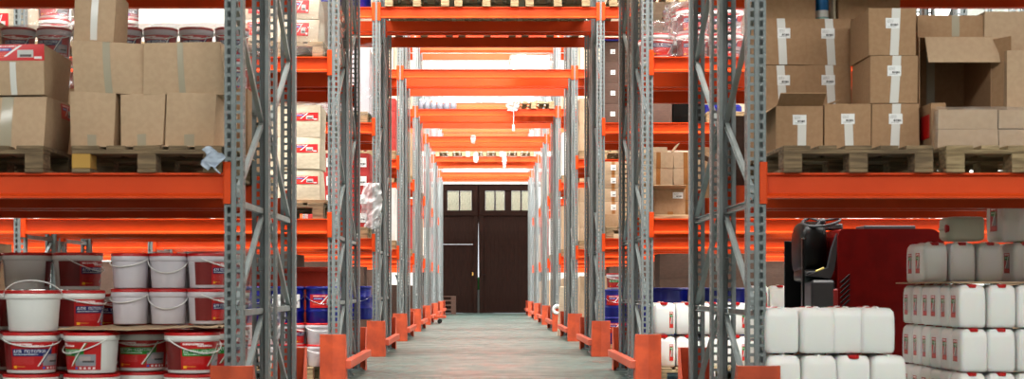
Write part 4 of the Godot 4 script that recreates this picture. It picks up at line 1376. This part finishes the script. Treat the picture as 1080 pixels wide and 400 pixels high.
func goods_far_rows() -> void:
	for k in [4, 5, 6, 7, 8]:
		var zf := front_of(k)
		for sx in [-1.0, 1.0]:
			var x: float = XL - 0.47 if sx < 0 else XR + 0.47
			var side := "left" if sx < 0 else "right"
			for lv in 2:
				var B: float = LEVELS[lv]
				pallet("wooden pallet by the tunnel, %s row %s, %s beam" % [ORD[k - 1], side, ["lower", "upper"][lv]], Vector3(x, B, zf - 0.6))
				var kind: int = (k + lv + (0 if sx < 0 else 1)) % 3
				if sx > 0 and k == 4: kind = 0
				for c in (2 if k < 6 else 1):
					for l in 4:
						var lab := "%s carton on the %s beam, %s row %s, %s column, %s in height" % [["brown", "white", "red"][kind], ["lower", "upper"][lv], ORD[k - 1], side, ["near", "far"][c], ["lowest", "second", "third", "top"][l]]
						carton(lab, Vector3(x - sx * (0.2 - c * 0.4), B + 0.146 + l * 0.212, zf - 0.3), Vector3(0.38, 0.21, 0.5), {"mat": [M.kraft, M.white, mat(Color(0.7, 0.2, 0.18), 0.6)][kind], "group": "cartons beside the tunnel in the %s row" % ORD[k - 1]})
			if sx < 0:
				drum("white drum on the floor of the %s row left beside the tunnel" % ORD[k - 1], 0.22, 0.75, "w", Vector3(x - 0.1, 0.0, zf - 0.4), 0.0, "")
				carton("brown carton beside the tunnel on the floor, %s row left" % ORD[k - 1], Vector3(x + 0.2, 0, zf - 0.9), Vector3(0.4, 0.9, 0.4), {"mat": M.dark_card})
			else:
				for l in 4: carton("tan carton on the floor beside the tunnel, %s row right, %s in height" % [ORD[k - 1], ["lowest", "second", "third", "top"][l]], Vector3(x - 0.12, l * 0.262, zf - 0.35), Vector3(0.5, 0.26, 0.5), {"mat": M.kraft, "group": "tan cartons on the floor, right"})
	# board leaning on the right, a roll of film, hand pallet truck on the left
	var s := st()
	bevel(s, Vector3(0, 0.44, 0), Vector3(0.11, 0.88, 0.025), 0.004)
	var o := part("wood_plank", done(s), M.pale_card, self, Vector3(1.36, 0.0, -(row_z(4) + DEPTH + 0.3)))
	o.rotation = Vector3(0.05, 0.2, -0.05)
	meta(o, "pale plank leaning upright against the rack on the right of the tunnel", "plank")
	s = st()
	var ring := []
	for i in 20: ring.append(Vector3(cos(TAU * i / 20) * 0.07, sin(TAU * i / 20) * 0.07, 0))
	tube(s, ring, 0.035, 10, true)
	o = part("film_roll", done(s), M.white, self, Vector3(1.44, 0.43, -(row_z(5) - 0.08)))
	meta(o, "small white ring shaped roll on the right guard in the distance", "roll")
	s = st()
	ring = []
	for i in 20: ring.append(Vector3(0, 0.17 + cos(TAU * i / 20) * 0.11, sin(TAU * i / 20) * 0.11))
	tube(s, ring, 0.06, 10, true)
	o = part("tyre", done(s), M.rubber, self, Vector3(-1.5, 0.3, -(row_z(2) + DEPTH + 0.42)))
	meta(o, "small black tyre on a block beside the second left guard", "tyre")
	o = part("wood_block", bevel_mesh(Vector3(0.3, 0.3, 0.4), 0.01), M.dark_card, self, Vector3(-1.5, 0.15, -(row_z(2) + DEPTH + 0.42)))
	meta(o, "dark block under the small black tyre", "block")
	var t := thing("pallet_truck", "orange hand pallet truck with black wheels low on the left of the tunnel", "pallet truck", Vector3(-1.3, 0, -37.9))
	for sz in [-1.0, 1.0]:
		part("fork", bevel_mesh(Vector3(0.9, 0.06, 0.16), 0.01), M.guard, t, Vector3(-0.05, 0.16, sz * 0.19))
		part("fork_wheel", lathe_mesh([Vector2(0, -0.05), Vector2(0.05, -0.05), Vector2(0.05, 0.05), Vector2(0, 0.05)], 16), M.rubber, t, Vector3(0.25, 0.05, sz * 0.19), Vector3(PI / 2, 0, 0))
	part("steer_wheel", lathe_mesh([Vector2(0, -0.06), Vector2(0.09, -0.06), Vector2(0.1, -0.05), Vector2(0.1, 0.05), Vector2(0.09, 0.06), Vector2(0, 0.06)], 20), M.rubber, t, Vector3(-0.55, 0.1, 0), Vector3(PI / 2, 0, 0))
	part("pump_housing", bevel_mesh(Vector3(0.2, 0.4, 0.3), 0.03), M.guard, t, Vector3(-0.55, 0.36, 0))
	s = st()
	tube(s, [Vector3(-0.58, 0.5, 0), Vector3(-0.8, 1.15, 0)], 0.018, 8)
	tube(s, [Vector3(-0.8, 1.15, -0.15), Vector3(-0.8, 1.15, 0.15)], 0.016, 8, false, 4)
	part("tow_bar", done(s), M.black, t)
	# pallets leaning by the gate
	for i in 4: pallet("old pallet in a low stack beside the dark gate, %s from bottom" % ORD[i], Vector3(-1.5, i * 0.146 + 0.0, -51.2), "dark", PI / 2)
	o = part("green_box", bevel_mesh(Vector3(0.9, 0.45, 0.9), 0.06), M.green, self, Vector3(-0.2, 1.0, -56.0))  # green box standing in for plants outside
	meta(o, "green box outside standing in for plants, glimpsed through the gate slit", "bin")
	o = part("stone_block", bevel_mesh(Vector3(1.1, 0.88, 1.0), 0.03), M.ground, self, Vector3(-0.2, 0.34, -56.0))
	meta(o, "pale block outside under the green box, behind the gate slit", "block")

func goods_overhead() -> void:
	var L: float = LEVELS[2]
	var zf := -(row_z(3) + 0.55)
	for q in [[-0.829, "left"], [0.036, "middle"], [0.924, "right"]]:
		pallet("wooden pallet high on the third row beams over the tunnel, %s one" % q[1], Vector3(q[0], L, zf), "new")
	pallet("wooden pallet high on the third row, right of the tunnel, nearer upright", Vector3(1.967, L, zf), "new")
	pallet("wooden pallet high on the third row, farther right of the tunnel", Vector3(2.83, L, zf), "new")
	for c in 2: drum("dark blue drum high on the third row, %s of the left upright" % ["just left", "farther left"][c], 0.2, 0.5, "plain", Vector3(-1.62 - c * 0.42, L, zf + 0.3), 0.0, "")
	for q in [[2, 0, "second row, front"], [2, 1, "second row, rear"], [3, 1, "third row, rear"]]:  # pallets and loads overhead, out of view, placed to darken beams and floor
		for i in 3: pallet("wooden pallet placed to shade the tunnel, %s beams, %s from left" % [q[2], ORD[i]], Vector3(-0.83 + i * 0.88, L, front_of(q[0], q[1]) - 0.49), "new")
	for q in [[2, 0, "second row, front"], [2, 1, "second row, rear"], [3, 0, "third row, front"], [3, 1, "third row, rear"]]:
		carton("unseen long load shading the tunnel from pallets overhead, %s beams" % q[2], Vector3(0.06, L + 0.146, front_of(q[0], q[1]) - 0.49), Vector3(2.5, 0.7, 0.98), {"mat": M.pale_card, "bulge": 0.02, "jit": 0.02, "name": "unseen_load", "cat": "load", "group": "unseen loads shading the racks"})
	# fourth row: a white wrapped bundle
	var z4 := -(row_z(4) + 0.4)
	carton("white wrapped bundle lying on the fourth row beams over the tunnel", Vector3(px(560, 25.6), L, z4), Vector3(0.6, 0.21, 0.6), {"mat": M.white, "bulge": 0.03, "jit": 0.02, "name": "wrapped_bundle", "cat": "bundle"})
	film("crumpled clear film round the white bundle over the tunnel", Vector3(px(560, 25.6), L, z4), Vector3(0.66, 0.24, 0.66), M.film, 0.03, [0, 1, 3, 4], 51)
	# fifth row: six grey bottles, a pallet, a bunch of film with a string
	var z5 := -(row_z(5) + 0.25)
	var bp := lathe_mesh([Vector2(0, 0), Vector2(0.06, 0), Vector2(0.064, 0.006), Vector2(0.064, 0.12), Vector2(0.05, 0.15), Vector2(0.02, 0.178), Vector2(0.02, 0.2), Vector2(0, 0.2)], 20)
	var cap := lathe_mesh([Vector2(0.022, 0), Vector2(0.022, 0.02), Vector2(0, 0.022)], 14)
	var gm := mat(Color(0.42, 0.44, 0.48), 0.3)
	for i in 6:
		var t := thing("bottle", "grey bottle with pointed shoulders over the tunnel, %s from left" % ORD[i], "bottle", Vector3(px(443.5 + i * 6.9, 31.2), L, z5), 0.0, "six grey bottles over the tunnel")
		part("body", bp, gm, t)
		part("cap", cap, M.white, t, Vector3(0, 0.2, 0))
	pallet("wooden pallet on the fifth row beams over the tunnel, right side", Vector3(0.98, L, -(row_z(5) + 0.55)))
	drape("bunch of white film with a loose end hanging over the fifth row beam", Vector3(px(541, 30.9), L + 0.2, -30.9), 0.26, 0.26, M.milky, 52)
	var s := st()
	tube(s, [Vector3.ZERO, Vector3(0.005, -0.15, 0), Vector3(0, -0.34, 0)], 0.006, 6)
	var t2 := thing("hanging_string", "white string with a small tag hanging from the bunch of film", "string", Vector3(px(541.5, 30.88), L + 0.02, -30.88))
	part("cord", done(s), M.white, t2)
	part("tag", bevel_mesh(Vector3(0.05, 0.12, 0.012), 0.004), M.white, t2, Vector3(0, -0.4, 0))
	# seventh row: pallets; scraps of film; eighth row: folded film
	for q in [[-0.88, "left"], [0.03, "middle"], [0.94, "right"]]:
		pallet("wooden pallet on the seventh row beams over the tunnel, %s one" % q[1], Vector3(q[0], L, -(row_z(7) + 0.55)), "new")
	drape("short white scrap of film on the sixth row beam", Vector3(px(499, 36.5), L + 0.02, -36.5), 0.12, 0.2, M.milky, 53)
	drape("short white scrap of film on the seventh row beam, left one", Vector3(px(502, 42.1), L + 0.1, -42.1), 0.14, 0.28, M.milky, 54)
	drape("long thin scrap of film on the seventh row beam, right one", Vector3(px(532, 42.1), L + 0.1, -42.1), 0.12, 0.42, M.milky, 55)
	s = st()
	bevel(s, Vector3(0, 0.05, 0), Vector3(2.5, 0.1, 0.3), 0.02)
	var o := part("folded_film", done(s), M.milky, self, Vector3(0.06, L, -(row_z(8) + 0.2)))
	meta(o, "long white folded film lying along the eighth row beam over the tunnel", "film")


# ---------------------------------------------------------------- setting
func build_shell() -> void:
	var x0 := -16.0
	var x1 := 16.4
	var z0 := 7.0
	var zl := z0 - WALLZ
	var zm := (z0 + WALLZ) / 2
	structure("floor", box_mesh(Vector3(x1 - x0 + 0.8, 0.3, zl + 0.8)), M.floor, Vector3((x0 + x1) / 2, -0.15, zm), "worn grey concrete floor of the tunnel between the racks")
	structure("ceiling", box_mesh(Vector3(x1 - x0 + 0.8, 0.3, zl + 0.8)), M.roof, Vector3((x0 + x1) / 2, ROOF + 0.15, zm))
	structure("wall_left", box_mesh(Vector3(0.4, ROOF, zl + 0.8)), M.wall, Vector3(x0 - 0.2, ROOF / 2, zm))
	structure("wall_right", box_mesh(Vector3(0.4, ROOF, zl + 0.8)), M.wall, Vector3(x1 + 0.2, ROOF / 2, zm))
	structure("wall_near", box_mesh(Vector3(x1 - x0, ROOF, 0.4)), M.wall, Vector3((x0 + x1) / 2, ROOF / 2, z0 + 0.2))
	# far wall, with the gate's opening and a band of windows above it
	var dx0 := -2.33
	var dx1 := 1.95
	var dh := 4.3
	var wy0 := 5.5
	var wy1 := 7.2
	var wins := []
	for i in 7: wins.append([-8.0 + i * 2.3, -8.0 + i * 2.3 + 2.05])
	var s := st()
	var wz := -0.2
	var slab := func(ax: float, bx: float, ay: float, by: float) -> void:
		box(s, Vector3((ax + bx) / 2, (ay + by) / 2, wz), Vector3(bx - ax, by - ay, 0.4))
	slab.call(x0, dx0, 0.0, dh)
	slab.call(dx1, x1, 0.0, dh)
	slab.call(x0, x1, dh, wy0)
	slab.call(x0, x1, wy1, ROOF)
	var e := x0
	for w in wins:
		slab.call(e, w[0], wy0, wy1)
		e = w[1]
	slab.call(e, x1, wy0, wy1)
	structure("wall_far", done(s), M.wall, Vector3(0, 0, WALLZ))
	var wi := 0
	for w in wins:
		wi += 1
		var cx: float = (w[0] + w[1]) / 2
		var wn := Node3D.new()
		wn.name = "window_%d" % wi
		add_child(wn)
		wn.position = Vector3(cx, wy0, WALLZ - 0.2)
		meta(wn, "", "", "", "structure")
		var fs := st()
		var ww: float = w[1] - w[0]
		var hh := wy1 - wy0
		bevel(fs, Vector3(0, 0.03, 0), Vector3(ww, 0.06, 0.08), 0.004)
		bevel(fs, Vector3(0, hh - 0.03, 0), Vector3(ww, 0.06, 0.08), 0.004)
		for sx in [-1.0, 0.0, 1.0]: bevel(fs, Vector3(sx * (ww / 2 - 0.03), hh / 2, 0), Vector3(0.06, hh - 0.12, 0.08), 0.004)
		part("window_frame", done(fs), M.white, wn)
		for sx in [-1.0, 1.0]: part("pane", box_mesh(Vector3(ww / 2 - 0.09, hh - 0.12, 0.006)), M.glass, wn, Vector3(sx * (ww / 4), hh / 2, 0))
	structure("ground_outside", box_mesh(Vector3(60, 0.2, 30)), M.ground, Vector3(0, -0.2, WALLZ - 15.6))
	build_gate(dx0, dx1, dh)

# unseen light panels under the roof, placed to light rack fronts and aisles
func build_lights() -> void:
	var lamps := []
	for k in range(0, 8):
		var zc := -(row_z(k) + 3.7)
		if k == 0: zc = 3.0  # behind the camera, out of view, placed to light the first row
		for i in 6:
			if k == 0 and i % 2 == 0: continue
			lamps.append(Vector3(-11.94 + i * 4.8, ROOF - (2.6 if k == 0 else 0.95), zc))
	var fr := st()
	for sx in [-1.0, 1.0]: bevel(fr, Vector3(sx * 2.03, 0, 0), Vector3(0.06, 0.1, 1.92), 0.004)
	for sz in [-1.0, 1.0]: bevel(fr, Vector3(0, 0, sz * 0.93), Vector3(4.0, 0.1, 0.06), 0.004)
	var frame := done(fr)
	lamps.append(Vector3(0.06, ROOF - 0.08, -9.7))  # flat panel out of view, placed to light tunnel-facing sides of the goods
	for p in lamps:
		var t := thing("unseen_ceiling_light", "unseen tilted panel under the roof, placed to light the rack fronts", "light", p, 0.0, "unseen light panels under the roof")
		var flat: bool = absf(p.x - 0.06) < 0.01
		if flat: t.set_meta("label", "unseen flat panel over the nearest rack row, placed to light the tunnel sides")
		else: t.rotation.x = deg_to_rad(70.0 if p.z > 0 else 34.0)
		part("frame", frame, M.white, t)
		part("light_diffuser", box_mesh(Vector3(4.0, 0.03, 1.8)), M.lamp, t, Vector3(0, -0.01, 0))
		var l := AreaLight3D.new()
		l.name = "panel_light"
		l.area_size = Vector2(4.0, 1.8)
		l.light_color = Color(1.0, 1.0, 0.985)
		l.light_energy = LAMP * (NEAR if p.z > 0 else 1.3 if flat else 1.0)
		l.area_range = 60.0
		l.area_attenuation = 2.0
		l.shadow_enabled = true
		t.add_child(l)
		l.position = Vector3(0, -0.04, 0)
		l.rotation.x = -PI / 2

func build_gate(x0: float, x1: float, h: float) -> void:
	var mid := px(504.6, 52.5)
	var g := thing("door_1", "tall dark brown plank double gate with small frosted windows at the end of the tunnel", "door", Vector3(0, 0, WALLZ - 0.12))
	g.set_meta("kind", "structure")
	g.remove_meta("category")
	var leaves := [[x0, mid - 0.012, [[-1.2, -0.4], [-2.15, -1.35]]], [mid + 0.012, x1, [[0.06, 0.7], [0.93, 1.57]]]]
	var wy0 := 3.42
	var wy1 := 4.08
	for li in 2:
		var a: float = leaves[li][0]
		var b: float = leaves[li][1]
		var s := st()
		# stiles and rails
		bevel(s, Vector3((a + b) / 2, h - 0.11, 0.036), Vector3(b - a, 0.22, 0.05), 0.006)
		bevel(s, Vector3((a + b) / 2, wy0 - 0.08, 0.036), Vector3(b - a, 0.18, 0.05), 0.006)
		if li == 1: bevel(s, Vector3(a - 0.012, 3.66, -0.035), Vector3(0.09, 1.28, 0.03), 0.004)
		bevel(s, Vector3(a + 0.09, h / 2, 0.03), Vector3(0.14, h - 0.02, 0.05), 0.006)
		bevel(s, Vector3(b - 0.09, h / 2, 0.03), Vector3(0.14, h - 0.02, 0.05), 0.006)
		var leaf := part("leaf", done(s), M.door, g)
		# planks below the windows
		var n := int((b - a) / 0.13)
		for i in n:
			var w := (b - a) / n
			var cx := a + w * (i + 0.5)
			var y1 := wy0 - 0.05
			var pw := w + 0.001
			if li == 0 and cx > -1.36 and cx < -0.36:   # above and in the wicket, with a gap of light between
				part("plank", bevel_mesh(Vector3(pw, 2.27, 0.035), 0.005), M.door, leaf, Vector3(cx, 0.02 + 1.135, 0))
				part("plank", bevel_mesh(Vector3(pw, y1 - 2.306, 0.035), 0.005), M.door, leaf, Vector3(cx, (2.306 + y1) / 2, 0))
			elif (li == 0 and i == n - 1) or (li == 1 and i == 0):   # the leaves have sagged apart towards the floor
				var t := st()
				var edge := PackedVector2Array([Vector2(-pw / 2 + (0.02 if li == 1 else 0.0), 0.02), Vector2(pw / 2 - (0.02 if li == 0 else 0.0), 0.02), Vector2(pw / 2 + (0.012 if li == 0 else 0.0), y1), Vector2(-pw / 2 - (0.012 if li == 1 else 0.0), y1)])
				prism(t, edge, -0.017, 0.017)
				part("plank", done(t), M.door, leaf, Vector3(cx, 0, 0))
			else:
				part("plank", bevel_mesh(Vector3(pw, y1 - 0.02, 0.035), 0.005), M.door, leaf, Vector3(cx, (y1 + 0.02) / 2, 0))
		# windows
		var ws: Array = leaves[li][2].duplicate()
		ws.sort()
		var e := a
		for w in ws + [[b, b]]:
			if w[0] - e > 0.01: part("panel", bevel_mesh(Vector3(w[0] - e, wy1 - wy0 + 0.14, 0.04), 0.004), M.door, leaf, Vector3((w[0] + e) / 2, (wy0 + wy1) / 2, 0))
			e = w[1]
			if w[0] == w[1]: continue
			var c: float = (w[0] + w[1]) / 2
			part("glazing_bar", bevel_mesh(Vector3(0.045, wy1 - wy0, 0.04), 0.004), M.door, leaf, Vector3(c, (wy0 + wy1) / 2, 0))
			var pw2: float = (w[1] - w[0]) / 2 - 0.03
			for sx in [-1.0, 1.0]:
				part("pane", box_mesh(Vector3(pw2, wy1 - wy0 - 0.01, 0.006)), M.dirty_glass, leaf, Vector3(c + sx * (pw2 / 2 + 0.026), (wy0 + wy1) / 2, 0))
	part("handle", bevel_mesh(Vector3(0.04, 0.12, 0.05), 0.006), M.yellow_wood, g, Vector3(px(498.5, 52.4), py(289, 52.4), 0.05))
	part("bolt", bevel_mesh(Vector3(0.16, 0.03, 0.03), 0.004), M.black, g, Vector3(px(510, 52.4), py(290, 52.4), 0.06))

const LAMP := 54.0
const NEAR := 0.76

func _ready() -> void:
	rng.seed = 7
	var cam := Camera3D.new()
	cam.name = "camera"
	var att := CameraAttributesPhysical.new()
	att.frustum_focal_length = 50.0
	att.frustum_focus_distance = 19.0
	att.exposure_aperture = 4.5
	att.frustum_near = 0.1
	att.frustum_far = 200.0
	cam.attributes = att
	cam.projection = Camera3D.PROJECTION_FRUSTUM   # after the attributes, which set a plain lens
	cam.near = 0.1
	cam.far = 200.0
	cam.size = 400.0 / F * cam.near
	cam.frustum_offset = Vector2((540.0 - CX) / F, (CY - 200.0) / F) * cam.near
	cam.position = Vector3(0, EYE, 0)
	cam.current = true
	add_child(cam)
	var we := WorldEnvironment.new()
	we.name = "environment"
	var env := Environment.new()
	env.background_mode = Environment.BG_SKY
	var sky := Sky.new()
	var sm := ProceduralSkyMaterial.new()
	sm.sky_top_color = Color(0.86, 0.9, 0.95)
	sm.sky_horizon_color = Color(0.95, 0.96, 0.97)
	sm.ground_horizon_color = Color(0.6, 0.6, 0.58)
	sm.ground_bottom_color = Color(0.5, 0.5, 0.48)
	sky.sky_material = sm
	env.sky = sky
	env.background_energy_multiplier = 1.3
	env.tonemap_mode = Environment.TONE_MAPPER_LINEAR
	env.tonemap_exposure = 1.0
	env.sdfgi_enabled = true
	env.ssao_enabled = true
	env.ssil_enabled = true
	we.environment = env
	add_child(we)
	make_materials()
	build_lights()
	build_shell()
	build_racks()
	build_guards()
	build_goods()
